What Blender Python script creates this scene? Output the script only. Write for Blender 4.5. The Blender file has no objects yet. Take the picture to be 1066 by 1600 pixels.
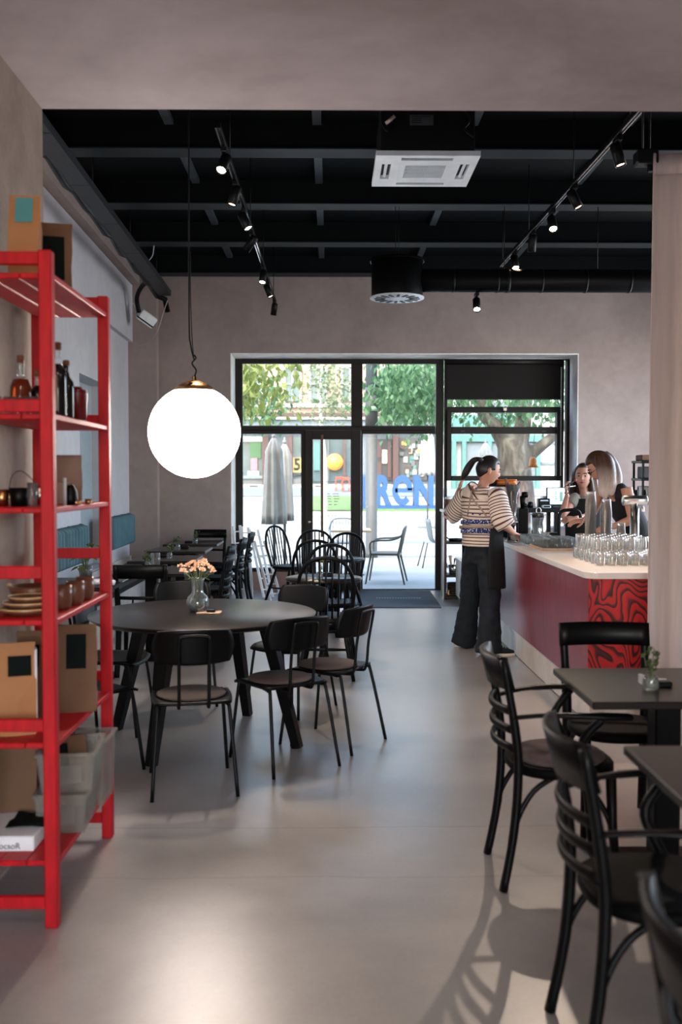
import bpy, math, random
from mathutils import Vector, Matrix
V = Vector
PI = math.pi
rnd = random.Random(11)
SC = bpy.context.scene
COL = SC.collection

# ---------------------------------------------------------------- camera
FPX = 1530.0                      # focal length in pixels of the 1066x1600 frame
EYE = V((0, 0, 1.55))
cd = bpy.data.cameras.new('camera')
cam = bpy.data.objects.new('camera', cd)
COL.objects.link(cam)
cam.location = EYE
cam.rotation_euler = (PI / 2 - math.atan(55 / FPX), 0, -math.atan(18 / FPX))
cd.sensor_fit = 'VERTICAL'
cd.sensor_height = 36
cd.sensor_width = 24
cd.lens = FPX / 1600 * 36
cd.clip_end = 400
cd.dof.use_dof = True
cd.dof.focus_distance = 8.2
cd.dof.aperture_fstop = 2.4
SC.camera = cam
RM = cam.rotation_euler.to_matrix()

def ray(x, y): return RM @ V(((x - 533) / FPX, (800 - y) / FPX, -1))
def W(x, y, D):
    """point of the place at depth D (metres into the room)"""
    d = ray(x, y); return EYE + d * (D / d.y)
def H(x, y, z=0.0):
    """point of the place on the level plane at height z"""
    d = ray(x, y); return EYE + d * ((z - EYE.z) / d.z)

# ---------------------------------------------------------------- world, sun, exposure
wd = bpy.data.worlds.new('world'); SC.world = wd; wd.use_nodes = True
wn = wd.node_tree
sky = wn.nodes.new('ShaderNodeTexSky'); sky.sky_type = 'NISHITA'; sky.sun_disc = False
sky.sun_elevation = math.radians(48); sky.sun_rotation = math.radians(200)
sky.air_density = 1.0; sky.dust_density = 3.0; sky.ozone_density = 1.0
bgn = wn.nodes['Background']; bgn.inputs['Strength'].default_value = 1.25
wn.links.new(sky.outputs[0], bgn.inputs[0])

def light(name, kind, loc, energy, color=(1, 1, 1), aim=None, **kw):
    l = bpy.data.lights.new(name, kind); l.energy = energy; l.color = color
    for k, v in kw.items(): setattr(l, k, v)
    o = bpy.data.objects.new(name, l); COL.objects.link(o); o.location = loc
    if aim is not None: o.rotation_euler = (V(aim) - V(loc)).to_track_quat('-Z', 'Y').to_euler()
    return o
light('sun', 'SUN', (-28, 0, 40), 1.15, (1, .93, .85), aim=(8, 14, 0), angle=math.radians(12))
# daylight through the shop windows on the camera's side of the building
light('front_window_light', 'AREA', (-.3, -3.7, 1.7), 105, (.80, .92, 1), aim=(-.3, 5, 1.3), shape='RECTANGLE', size=3.4, size_y=2.2)
# warm ceiling lamps of the front room
light('front_lamp_light', 'POINT', (-.35, 1.3, 2.95), 17, (1, .7, .5), shadow_soft_size=.12)
light('front_lamp_light', 'POINT', (1.6, 1.6, 2.9), 8, (1, .74, .56), shadow_soft_size=.12)
# added side light right of the frame, brightens the left wall; its window is invented
light('added_side_light', 'AREA', (5.1, 9.6, 2.2), 130, (.92, .96, 1), aim=(-2, 9.2, 1.9), shape='RECTANGLE', size=4.2, size_y=2.4)
# daylight entering the street openings (portals guide the sky light)
pl = light('street_window_portal', 'AREA', (.85, 13.6, 1.75), 1, aim=(.85, 0, 1.75), shape='RECTANGLE', size=4.7, size_y=3.4)
pl.data.cycles.is_portal = True
vs = SC.view_settings
SC.display_settings.display_device = 'sRGB'
vs.view_transform = 'Standard'; vs.look = 'None'; vs.gamma = 1; vs.use_curve_mapping = False
vs.exposure = 0.72
SC.cycles.transparent_max_bounces = 40
SC.cycles.max_bounces = 8
SC.cycles.diffuse_bounces = 5
SC.cycles.sample_clamp_indirect = 8

# ---------------------------------------------------------------- mesh helpers
class MB:
    def __init__(s): s.v = []; s.f = []; s.sm = []; s.t = []
    def add(s, vs, fs, smooth=False, mx=None, t=None):
        n = len(s.v)
        s.v += [(mx @ V(p)) if mx else V(p) for p in vs]
        s.t += t if t else [0.0] * len(vs)
        s.f += [tuple(i + n for i in f) for f in fs]
        s.sm += [smooth] * len(fs)
        return s
    def box(s, lo, hi, c=0.0, mx=None):
        lo, hi = [min(a, b) for a, b in zip(lo, hi)], [max(a, b) for a, b in zip(lo, hi)]
        c = min(c, min(h - l for l, h in zip(lo, hi)) * .45)
        if c <= 0:
            vs = [(x, y, z) for x in (lo[0], hi[0]) for y in (lo[1], hi[1]) for z in (lo[2], hi[2])]
            return s.add(vs, [(0, 1, 3, 2), (4, 6, 7, 5), (0, 4, 5, 1), (2, 3, 7, 6), (0, 2, 6, 4), (1, 5, 7, 3)], False, mx)
        vs, ix = [], {}
        for i in range(8):
            sg = [(i >> k) & 1 for k in range(3)]
            for a in range(3):
                p = [(hi[k] if sg[k] else lo[k]) + (0 if k == a else (-c if sg[k] else c)) for k in range(3)]
                ix[(i, a)] = len(vs); vs.append(p)
        fs = []
        for a in range(3):
            b, d = (a + 1) % 3, (a + 2) % 3
            for sgn in (0, 1):
                q = [sgn << a | (p << b) | (r << d) for p, r in ((0, 0), (1, 0), (1, 1), (0, 1))]
                f = [ix[(k, a)] for k in q]
                fs.append(f if sgn else f[::-1])
            for p in (0, 1):
                for r in (0, 1):
                    k0 = (p << b) | (r << d); k1 = k0 | (1 << a)
                    f = [ix[(k0, b)], ix[(k1, b)], ix[(k1, d)], ix[(k0, d)]]
                    fs.append(f if p != r else f[::-1])
        for i in range(8):
            f = [ix[(i, 0)], ix[(i, 1)], ix[(i, 2)]]
            fs.append(f if bin(i).count('1') % 2 else f[::-1])
        return s.add(vs, fs, False, mx)
    def bar(s, p, q, w, h, up=(0, 0, 1), c=0.0):
        p, q = V(p), V(q); z = (q - p); L = z.length; z.normalize()
        x = z.cross(V(up))
        if x.length < 1e-4: x = z.cross(V((0, 1, 0)))
        x.normalize(); y = x.cross(z)
        m = Matrix((x, z, y)).transposed().to_4x4(); m.translation = p
        return s.box((-w / 2, 0, -h / 2), (w / 2, L, h / 2), c, m)
    def tube(s, pts, r, n=8, closed=False, cap=True, flat=1.0, side=None, smooth=True):
        pts = [V(p) for p in pts]; m = len(pts)
        rs = r if isinstance(r, (list, tuple)) else [r] * m
        T = []
        for i in range(m):
            if closed: d = pts[(i + 1) % m] - pts[i - 1]
            else: d = pts[min(i + 1, m - 1)] - pts[max(i - 1, 0)]
            T.append(d.normalized())
        u = V(side) if side is not None else (V((0, 0, 1)) if abs(T[0].z) < .9 else V((1, 0, 0)))
        vs, ts, L = [], [], 0.0
        for i in range(m):
            u = (V(side) if side is not None else u); u = u - T[i] * u.dot(T[i])
            if u.length < 1e-5: u = T[i].orthogonal()
            u.normalize(); w = T[i].cross(u)
            if i: L += (pts[i] - pts[i - 1]).length
            for k in range(n):
                a = 2 * PI * k / n
                vs.append(pts[i] + u * (math.cos(a) * rs[i]) + w * (math.sin(a) * rs[i] * flat)); ts.append(L)
        fs = []
        for i in range(m if closed else m - 1):
            j = (i + 1) % m
            for k in range(n):
                l = (k + 1) % n
                fs.append((i * n + k, i * n + l, j * n + l, j * n + k))
        if cap and not closed:
            fs.append(tuple(range(n))[::-1]); fs.append(tuple((m - 1) * n + k for k in range(n)))
        return s.add(vs, fs, smooth, None, ts)
    def lathe(s, prof, n=20, at=(0, 0, 0), mx=None, smooth=True, wob=None):
        vs, fs, rows = [], [], []
        for j, (r, z) in enumerate(prof):
            if r < 1e-6:
                rows.append([len(vs)] * n); vs.append(V(at) + V((0, 0, z)))
            else:
                row = []
                for k in range(n):
                    a = 2 * PI * k / n; q = r * (wob(a, j) if wob else 1)
                    row.append(len(vs)); vs.append(V(at) + V((q * math.cos(a), q * math.sin(a), z)))
                rows.append(row)
        for i in range(len(rows) - 1):
            for k in range(n):
                l = (k + 1) % n
                f = []
                for q in (rows[i][k], rows[i][l], rows[i + 1][l], rows[i + 1][k]):
                    if q not in f: f.append(q)
                if len(f) > 2: fs.append(tuple(f))
        return s.add(vs, fs, smooth, mx)
    def prism(s, poly, h, mx=None, z0=0.0, smooth=False):
        n = len(poly)
        vs = [(x, y, z0) for x, y in poly] + [(x, y, z0 + h) for x, y in poly]
        fs = [tuple(range(n))[::-1], tuple(range(n, 2 * n))]
        s.add(vs, fs, False, mx)
        b = len(s.v) - 2 * n
        s.f += [(b + i, b + (i + 1) % n, b + n + (i + 1) % n, b + n + i) for i in range(n)]
        s.sm += [smooth] * n
        return s
    def sheet(s, g, th=0.0, smooth=True, t=None):
        """grid of points, given a thickness th along its normals"""
        m, n = len(g), len(g[0]); g = [[V(p) for p in row] for row in g]
        def nor(i, j):
            a = g[min(i + 1, m - 1)][j] - g[max(i - 1, 0)][j]; b = g[i][min(j + 1, n - 1)] - g[i][max(j - 1, 0)]
            c = a.cross(b); return c.normalized() if c.length > 1e-9 else V((0, 0, 0))
        vs = [g[i][j] for i in range(m) for j in range(n)]
        ts = [t(i, j) for i in range(m) for j in range(n)] if t else [0.0] * (m * n)
        fs = [(i * n + j, (i + 1) * n + j, (i + 1) * n + j + 1, i * n + j + 1) for i in range(m - 1) for j in range(n - 1)]
        if th:
            k = m * n
            vs += [g[i][j] - nor(i, j) * th for i in range(m) for j in range(n)]; ts = ts * 2
            fs += [tuple(q + k for q in f[::-1]) for f in fs]
            loop = [j for j in range(n)] + [i * n + n - 1 for i in range(1, m)] + [(m - 1) * n + j for j in range(n - 2, -1, -1)] + [i * n for i in range(m - 2, 0, -1)]
            fs += [(loop[i], loop[(i + 1) % len(loop)], loop[(i + 1) % len(loop)] + k, loop[i] + k) for i in range(len(loop))]
        return s.add(vs, fs, smooth, None, ts)
    def limb(s, keys, n=16, sub=4, side=(1, 0, 0), cap=True, sq=1.0):
        """keys (centre, half width along side, half depth): smooth loft through them"""
        P = [V(k[0]) for k in keys]; A = [k[1] for k in keys]; B = [k[2] for k in keys]
        def cr(L, i, u):
            a, b, c, d = L[max(i - 1, 0)], L[i], L[i + 1], L[min(i + 2, len(L) - 1)]
            return .5 * ((2 * b) + (c - a) * u + (2 * a - 5 * b + 4 * c - d) * u * u + (3 * b - a - 3 * c + d) * u ** 3)
        pts, ra, rb = [], [], []
        for i in range(len(P) - 1):
            for q in range(sub):
                u = q / sub; pts.append(cr(P, i, u)); ra.append(max(cr(A, i, u), 1e-4)); rb.append(max(cr(B, i, u), 1e-4))
        pts.append(P[-1]); ra.append(A[-1]); rb.append(B[-1]); m = len(pts)
        vs, ts, L = [], [], 0.0
        for i in range(m):
            T = (pts[min(i + 1, m - 1)] - pts[max(i - 1, 0)]).normalized()
            sd = V(side[i * (len(side) - 1) // max(m - 1, 1)]) if isinstance(side, list) else V(side)
            u = sd - T * sd.dot(T)
            if u.length < 1e-4: u = T.orthogonal()
            u.normalize(); w = T.cross(u)
            if i: L += (pts[i] - pts[i - 1]).length
            for k in range(n):
                a = 2 * PI * k / n; ca, sa = math.cos(a), math.sin(a)
                ca = math.copysign(abs(ca) ** sq, ca); sa = math.copysign(abs(sa) ** sq, sa)
                vs.append(pts[i] + u * (ca * ra[i]) + w * (sa * rb[i])); ts.append(L)
        fs = [(i * n + k, i * n + (k + 1) % n, (i + 1) * n + (k + 1) % n, (i + 1) * n + k) for i in range(m - 1) for k in range(n)]
        if cap: fs += [tuple(range(n))[::-1], tuple((m - 1) * n + k for k in range(n))]
        return s.add(vs, fs, True, None, ts)
    def mesh(s, name):
        me = bpy.data.meshes.new(name)
        me.from_pydata([tuple(p) for p in s.v], [], s.f)
        me.polygons.foreach_set('use_smooth', s.sm)
        if any(s.t):
            a = me.attributes.new('along', 'FLOAT', 'POINT'); a.data.foreach_set('value', s.t)
        me.update()
        return me
    def build(s, name, mat, parent=None, label=None, kind=None, loc=None):
        o = bpy.data.objects.new(name, s.mesh(name)); COL.objects.link(o)
        o.data.materials.append(mat)
        if parent: o.parent = parent
        if label: o['label'] = label
        if kind: o['kind'] = kind
        if loc is not None: o.location = loc
        return o
    def solid(s, name, mat, parent=None, voxel=.006, it=4):
        """one continuous surface from the overlapping closed pieces"""
        t = bpy.data.objects.new('tmp', s.mesh('tmp')); COL.objects.link(t)
        r = t.modifiers.new('r', 'REMESH'); r.mode = 'VOXEL'; r.voxel_size = voxel; r.use_smooth_shade = True
        k = t.modifiers.new('s', 'SMOOTH'); k.factor = .5; k.iterations = it
        dg = bpy.context.evaluated_depsgraph_get(); dg.update()
        me = bpy.data.meshes.new_from_object(t.evaluated_get(dg)); me.name = name
        tm = t.data
        bpy.data.objects.remove(t); bpy.data.meshes.remove(tm)
        me.materials.clear(); me.materials.append(mat)
        me.polygons.foreach_set('use_smooth', [True] * len(me.polygons))
        o = bpy.data.objects.new(name, me); COL.objects.link(o)
        if parent: o.parent = parent
        return o

def tag(o, label, cat, group=None):
    o['label'] = label; o['category'] = cat
    if group: o['group'] = group
    return o
def thing(name, label, cat, loc=(0, 0, 0), rz=0.0, group=None):
    o = bpy.data.objects.new(name, None); COL.objects.link(o)
    o.empty_display_size = .05
    o.location = loc; o.rotation_euler = (0, 0, rz)
    return tag(o, label, cat, group)
def structure(o): o['kind'] = 'structure'; return o
def dup(root, loc, rz=0.0, label=None, group=None, scale=None):
    r = root.copy(); COL.objects.link(r); r.location = loc; r.rotation_euler = (0, 0, rz)
    if scale: r.scale = scale
    if label: r['label'] = label
    if group: r['group'] = group
    for ch in list(root.children):
        c = ch.copy(); COL.objects.link(c); c.parent = r
        for g in ch.children:
            d = g.copy(); COL.objects.link(d); d.parent = c
    return r
def rotz(a): return Matrix.Rotation(a, 4, 'Z')
def at(loc, rz=0.0): return Matrix.Translation(V(loc)) @ rotz(rz)
def axes(o, x, y, z):
    m = Matrix((V(x), V(y), V(z))).transposed().to_4x4(); m.translation = V(o); return m
def arc(c, r, a0, a1, n, z=None):
    return [(c[0] + r * math.cos(a0 + (a1 - a0) * i / n), c[1] + r * math.sin(a0 + (a1 - a0) * i / n)) for i in range(n + 1)]
def roundrect(w, h, r, n=4, cx=0, cy=0):
    pts = []
    for sx, sy, a in ((1, 1, 0), (-1, 1, PI / 2), (-1, -1, PI), (1, -1, 1.5 * PI)):
        pts += arc((cx + sx * (w / 2 - r), cy + sy * (h / 2 - r)), r, a, a + PI / 2, n)
    return pts
def curve(keys, sub=6):
    P = [V(k) for k in keys]; out = []
    for i in range(len(P) - 1):
        a, b, c, d = P[max(i - 1, 0)], P[i], P[i + 1], P[min(i + 2, len(P) - 1)]
        for q in range(sub):
            u = q / sub
            out.append(.5 * ((2 * b) + (c - a) * u + (2 * a - 5 * b + 4 * c - d) * u * u + (3 * b - a - 3 * c + d) * u ** 3))
    return out + [P[-1]]

# ---------------------------------------------------------------- materials
def lin(h):
    h = h.lstrip('#'); c = [int(h[i:i + 2], 16) / 255 for i in (0, 2, 4)]
    return tuple(x / 12.92 if x <= .04045 else ((x + .055) / 1.055) ** 2.4 for x in c) + (1,)
class NT:
    def __init__(s, name):
        s.m = bpy.data.materials.new(name); s.m.use_nodes = True
        s.t = s.m.node_tree; s.b = s.t.nodes['Principled BSDF']; s.out = s.t.nodes['Material Output']
    def n(s, typ, **kw):
        nd = s.t.nodes.new('ShaderNode' + typ)
        for k, v in kw.items():
            if k[0] == '_': nd.inputs[int(k[1:])].default_value = v
            elif k in nd.inputs: nd.inputs[k].default_value = v
            else: setattr(nd, k, v)
        return nd
    def l(s, a, b): s.t.links.new(a, b)
    def tc(s, out='Object', scale=(1, 1, 1), rot=(0, 0, 0)):
        t = s.n('TexCoord'); m = s.n('Mapping'); s.l(t.outputs[out], m.inputs[0])
        m.inputs['Scale'].default_value = scale; m.inputs['Rotation'].default_value = rot
        return m.outputs[0]
    def noise(s, vec, scale, detail=4, rough=.55, dist=0.0):
        q = s.n('TexNoise', Scale=scale, Detail=detail, Roughness=rough, Distortion=dist); s.l(vec, q.inputs[0]); return q.outputs[0]
    def ramp(s, fac, stops):
        r = s.n('ValToRGB'); s.l(fac, r.inputs[0]); e = r.color_ramp.elements
        while len(e) < len(stops): e.new(.5)
        for k, (p, c) in enumerate(stops): e[k].position = p; e[k].color = c
        return r.outputs[0]
    def mix(s, fac, a, b, mode='MIX'):
        q = s.n('Mix', data_type='RGBA', blend_type=mode)
        for k, v in ((0, fac), (6, a), (7, b)):
            if hasattr(v, 'links'): s.l(v, q.inputs[k])
            else: q.inputs[k].default_value = v
        return q.outputs[2]
    def bump(s, h, strength=.2, dist=.01):
        q = s.n('Bump', Strength=strength, Distance=dist); s.l(h, q.inputs['Height']); s.l(q.outputs[0], s.b.inputs['Normal']); return q
    def set(s, **kw):
        for k, v in kw.items():
            k = k.replace('_', ' ')
            if hasattr(v, 'links'): s.l(v, s.b.inputs[k])
            else: s.b.inputs[k].default_value = v
        return s
def mat(name, col, rough=.5, metal=0.0, var=.12, vs=6.0, bump=0.0, bs=60.0, spec=.5, stretch=(1, 1, 1), **kw):
    """plain procedural paint: noise-varied colour, optional fine relief"""
    t = NT(name); c = lin(col)
    vec = t.tc(scale=stretch); nz = t.noise(vec, vs)
    d = tuple(x * (1 - var) for x in c[:3]) + (1,); l = tuple(min(1, x * (1 + var)) for x in c[:3]) + (1,)
    t.set(Base_Color=t.ramp(nz, [(.3, d), (.7, l)]), Roughness=rough, Metallic=metal, Specular_IOR_Level=spec, **kw)
    if bump: t.bump(t.noise(vec, bs, 3), bump, .004)
    return t.m
def emit(name, col, strength):
    t = NT(name); t.set(Base_Color=lin(col), Emission_Color=lin(col), Emission_Strength=strength, Roughness=.4); return t.m
def glassy(name, tint='#ffffff', gloss=.9, rough=.02, ior=1.45):
    """thin clear glass: see-through with a fresnel reflection"""
    t = NT(name); tr = t.n('BsdfTransparent'); tr.inputs[0].default_value = lin(tint)
    g = t.n('BsdfGlossy'); g.inputs[0].default_value = (gloss, gloss, gloss, 1); g.inputs['Roughness'].default_value = rough
    fr = t.n('Fresnel', IOR=ior); mx = t.n('MixShader')
    t.l(fr.outputs[0], mx.inputs[0]); t.l(tr.outputs[0], mx.inputs[1]); t.l(g.outputs[0], mx.inputs[2]); t.l(mx.outputs[0], t.out.inputs[0])
    return t.m

def frosty(name, tint, body, amount, rough, ior):
    """clear glass or plastic with a whitish body mixed in to brighten dark walls"""
    m = glassy(name, tint, 1.0, rough, ior); t = m.node_tree
    out = t.nodes['Material Output']; src = out.inputs[0].links[0].from_socket
    d = t.nodes.new('ShaderNodeBsdfDiffuse'); d.inputs[0].default_value = lin(body)
    tl = t.nodes.new('ShaderNodeBsdfTranslucent'); tl.inputs[0].default_value = lin(body)
    a = t.nodes.new('ShaderNodeMixShader'); a.inputs[0].default_value = .5; t.links.new(d.outputs[0], a.inputs[1]); t.links.new(tl.outputs[0], a.inputs[2])
    b = t.nodes.new('ShaderNodeMixShader'); b.inputs[0].default_value = amount; t.links.new(src, b.inputs[1]); t.links.new(a.outputs[0], b.inputs[2]); t.links.new(b.outputs[0], out.inputs[0])
    return m

def m_plaster(name, a, b, bump=.25, sc=1.3):
    t = NT(name); v = t.tc()
    n1 = t.noise(v, sc, 6, .6, .4); n2 = t.noise(v, sc * 9, 4)
    c = t.ramp(n1, [(.25, lin(a)), (.75, lin(b))])
    c = t.mix(.18, c, n2, 'SOFT_LIGHT')
    t.set(Base_Color=c, Roughness=.75, Specular_IOR_Level=.25); t.bump(t.noise(v, 25, 6, .65), bump, .004)
    return t.m
def m_concrete():
    t = NT('polished_concrete'); v = t.tc()
    n1 = t.noise(v, .7, 6, .62, .8); n2 = t.noise(v, 3.5, 5, .6); n3 = t.noise(v, 60, 3)
    c = t.ramp(n1, [(.28, lin('#7f7b78')), (.52, lin('#96928f')), (.78, lin('#aaa7a5'))])
    c = t.mix(.3, c, t.ramp(n2, [(.2, lin('#6c6763')), (.8, lin('#b3afac'))])); c = t.mix(.12, c, n3, 'OVERLAY')
    # hairline joints between the poured bays and a wandering crack
    sep = t.n('SeparateXYZ'); t.l(v, sep.inputs[0])
    wv = t.n('Math', operation='MULTIPLY_ADD', _1=.05); t.l(t.noise(v, 2.2, 3), wv.inputs[0]); t.l(sep.outputs[1], wv.inputs[2])
    fac = None
    for y0, w in ((4.28, .004), (3.74, .003), (7.6, .003)):
        d = t.n('Math', operation='SUBTRACT', _1=y0 + .025); t.l(wv.outputs[0], d.inputs[0])
        ab = t.n('Math', operation='ABSOLUTE'); t.l(d.outputs[0], ab.inputs[0])
        lt = t.n('Math', operation='LESS_THAN', _1=w); t.l(ab.outputs[0], lt.inputs[0])
        if fac is None: fac = lt.outputs[0]
        else:
            ad = t.n('Math', operation='MAXIMUM'); t.l(fac, ad.inputs[0]); t.l(lt.outputs[0], ad.inputs[1]); fac = ad.outputs[0]
    ml = t.n('Math', operation='MULTIPLY', _1=.45); t.l(fac, ml.inputs[0])
    c = t.mix(ml.outputs[0], c, lin('#4a423d'))
    t.set(Base_Color=c, Roughness=t.ramp(n2, [(.2, (.29, .29, .29, 1)), (.8, (.4, .4, .4, 1))]), Specular_IOR_Level=.5, Coat_Weight=.55, Coat_Roughness=.3, Coat_IOR=1.38)
    t.bump(n3, .03, .002)
    return t.m
def m_redwood():
    t = NT('red_stained_veneer'); v = t.tc(scale=(9, 9, .55))
    n1 = t.noise(v, 5, 6, .65, .3); n2 = t.noise(t.tc(scale=(40, 40, 1.2)), 6, 3)
    c = t.ramp(n1, [(.3, lin('#3b0d16')), (.5, lin('#7d1c28')), (.72, lin('#9c2a30'))])
    c = t.mix(.4, c, n2, 'SOFT_LIGHT')
    t.set(Base_Color=c, Roughness=.3, Specular_IOR_Level=.6); t.bump(n2, .06, .003)
    return t.m
def m_flame():
    t = NT('red_flame_grain_plywood'); v = t.tc(scale=(1.5, 1, .75))
    n1 = t.noise(v, 2.1, 2.0, .45, .5)
    k = t.n('Math', operation='MULTIPLY', _1=21.0); t.l(n1, k.inputs[0])
    f = t.n('Math', operation='FRACT'); t.l(k.outputs[0], f.inputs[0])
    c = t.ramp(f.outputs[0], [(.0, lin('#16060a')), (.25, lin('#5e0d12')), (.42, lin('#b5161a')), (.88, lin('#c01a1c')), (1, lin('#16060a'))])
    fine = t.noise(t.tc(scale=(30, 30, 3)), 5, 3)
    c = t.mix(.35, c, fine, 'SOFT_LIGHT')
    t.set(Base_Color=c, Roughness=.4); return t.m
def m_stripes():
    t = NT('striped_jersey'); a = t.n('Attribute', attribute_name='along')
    k = t.n('Math', operation='MULTIPLY', _1=1 / .026); t.l(a.outputs['Fac'], k.inputs[0])
    f = t.n('Math', operation='FRACT'); t.l(k.outputs[0], f.inputs[0])
    nz = t.noise(t.tc(), 14, 3)
    c = t.ramp(f.outputs[0], [(0, lin('#e2d2c4')), (.62, lin('#e2d2c4')), (.68, lin('#5d3a3c')), (.94, lin('#5d3a3c')), (1, lin('#e2d2c4'))])
    c = t.mix(.2, c, nz, 'SOFT_LIGHT')
    t.set(Base_Color=c, Roughness=.9, Specular_IOR_Level=.1); t.bump(t.noise(t.tc(), 22, 3), .5, .01); return t.m
def m_scarf():
    t = NT('blue_patterned_ribbon'); v = t.n('TexVoronoi', Scale=75.0); t.l(t.tc(), v.inputs[0])
    t.set(Base_Color=t.ramp(v.outputs['Distance'], [(.32, lin('#dcdbe4')), (.42, lin('#23306e'))]), Roughness=.8); return t.m
def m_bark():
    t = NT('plane_tree_bark'); v = t.tc(scale=(1, 1, .5))
    n1 = t.noise(v, 4, 5, .6, 1.0); vo = t.n('TexVoronoi', Scale=7.0); t.l(v, vo.inputs[0])
    c = t.ramp(n1, [(.3, lin('#201a16')), (.5, lin('#453c33')), (.7, lin('#6a6156'))])
    c = t.mix(.3, c, vo.outputs['Distance'], 'SOFT_LIGHT'); t.set(Base_Color=c, Roughness=.9); t.bump(n1, .6, .05); return t.m
def m_leaf(name, a, b):
    t = NT(name); o = t.n('NewGeometry')
    c = t.ramp(o.outputs['Random Per Island'], [(0, lin(a)), (1, lin(b))])
    t.set(Base_Color=c, Roughness=.55, Subsurface_Weight=0.0, Transmission_Weight=0.0)
    tl = t.n('BsdfTranslucent'); t.l(c, tl.inputs[0]); mx = t.n('MixShader', _0=.45)
    t.l(t.b.outputs[0], mx.inputs[1]); t.l(tl.outputs[0], mx.inputs[2]); t.l(mx.outputs[0], t.out.inputs[0]); return t.m
def m_perf():
    t = NT('perforated_dark_steel'); v = t.tc(scale=(1, 1, 1))
    vo = t.n('TexVoronoi', Scale=26.0, Randomness=.15); t.l(v, vo.inputs[0])
    t.set(Base_Color=t.ramp(vo.outputs['Distance'], [(.2, lin('#08090b')), (.32, lin('#24272c'))]), Roughness=.5, Metallic=.2); return t.m
def m_hair(name, a, b, c0=None, z0=0, z1=1):
    t = NT(name); n1 = t.noise(t.tc(scale=(60, 60, 4)), 4, 3)
    c = t.ramp(n1, [(.3, lin(a)), (.7, lin(b))])
    if c0:
        sp = t.n('SeparateXYZ'); t.l(t.tc(), sp.inputs[0]); mr = t.n('MapRange', _1=z0, _2=z1); t.l(sp.outputs[2], mr.inputs[0])
        c2 = t.ramp(n1, [(.3, lin(c0)), (.7, tuple(min(1, q * 1.5) for q in lin(c0)[:3]) + (1,))])
        c = t.mix(mr.outputs[0], c, c2)
    t.set(Base_Color=c, Roughness=.42); t.bump(n1, .4, .004); return t.m

K = {}
def add(k, m): K[k] = m
add('wall', m_plaster('warm_grey_plaster', '#8d7f7c', '#a4958f'))
add('wallwhite', m_plaster('white_plaster', '#b9b9bf', '#cdccd0', .2))
add('niche', m_plaster('blue_grey_plaster', '#95a1a8', '#a5b0b6', .12))
add('soffit', m_plaster('plaster_with_light_streaks', '#8f8381', '#bfb7ba', .35, .8))  # mottling strengthened to paint in bluish streaks of light bounced off the floor
add('speckle', m_plaster('rough_tan_plaster', '#75675d', '#93867b', .7, 4))
add('reveal', mat('white_reveal_paint', '#efedea', .6))
add('floor', m_concrete())
add('ceil', mat('black_ceiling_paint', '#05090b', .7, var=.2, bump=.1, spec=.12))
add('flange', mat('window_lit_flange_tint', '#1d2529', .5, spec=.2))  # lighter than the beams: window light caught on their undersides, put into the colour
add('batten', mat('grey_steel_batten', '#3a4146', .5, spec=.3))
add('frame', mat('dark_bronze_aluminium', '#16100d', .5, .1, spec=.3))
add('blind', mat('brown_roller_fabric', '#130d0b', .95, bump=.2, bs=300))
add('glass', glassy('window_glass', '#f4faf8', .10, .0, 1.3))
add('plasticcup', frosty('clear_plastic_cup', '#e6e6e6', '#d8d4d2', .16, .2, 1.5))
add('drink', frosty('clear_drinking_glass', '#f4f7f7', '#e6ebea', .07, .05, 1.5))
add('cutglass', frosty('cut_drinking_glass', '#f2f5f5', '#e8e4e0', .14, .08, 1.55))
add('red', mat('red_painted_pine', '#b80d18', .48, var=.2, stretch=(6, 6, 1), bump=.05, spec=.3))
add('rededge', mat('worn_red_shelf_edge', '#8e3a34', .5, var=.15))
add('black', mat('black_lacquered_wood', '#050607', .42, var=.2, spec=.17))
add('blackseat', mat('black_matt_seat', '#060708', .6, var=.2, spec=.06))
add('blackmetal', mat('black_steel_tube', '#050608', .45, .0, spec=.2))
add('top', mat('black_oak_tabletop', '#140f0d', .28, var=.35, vs=5, stretch=(3, 16, 16), spec=.42))
add('pad', mat('brown_felt_pad', '#54453f', .95, bump=.3, bs=120))
add('teal', mat('teal_velvet', '#4a6a73', .9, var=.12, bump=.1, bs=30))
add('brass', mat('brushed_brass', '#b98a5e', .3, 1))
add('bronze', mat('dull_bronze_bar', '#5d4230', .5, .5))
add('chrome', mat('brushed_steel', '#c9c6c2', .22, 1))
add('white', mat('white_gloss_paint', '#e6e8ea', .4))
add('acwhite', mat('white_plastic', '#c9d4dc', .45))
add('slab', mat('white_composite_stone', '#d9cfca', .28, var=.05))
add('plinth', mat('cream_plinth_board', '#cfc6be', .4))
add('redwood', m_redwood()); add('flame', m_flame())
add('skin', mat('skin', '#c08b72', .5, var=.06, vs=9)); add('skin2', mat('skin_fair', '#c69480', .5, var=.06, vs=9))
add('hairblack', m_hair('black_hair', '#0d0b0c', '#231b1a'))
add('hairbrown', m_hair('brown_hair', '#1d1310', '#3a241b'))
add('hairombre', m_hair('brown_hair_with_blonde_ends', '#22150e', '#5a3a24', '#a8968a', 1.64, 1.44))
add('stripe', m_stripes()); add('scarf', m_scarf())
add('denim', mat('dark_denim', '#0f1720', .85, var=.25, vs=10, bump=.4, bs=30))
add('apron', mat('black_apron_cloth', '#0b0f13', .85, bump=.3, bs=25))
add('strap', mat('beige_webbing', '#a08c80', .8))
add('greytop', mat('grey_jersey', '#8f8a85', .9))
add('paper', mat('kraft_paper', '#6c4d36', .8, var=.1, bump=.2, bs=18))
add('paperbright', mat('pale_kraft_paper', '#a97348', .75, var=.08, bump=.2, bs=18))
add('whitepaper', mat('white_paper', '#dcdce4', .6))
add('card', mat('grey_cardboard', '#8c6f63', .8))
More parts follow.
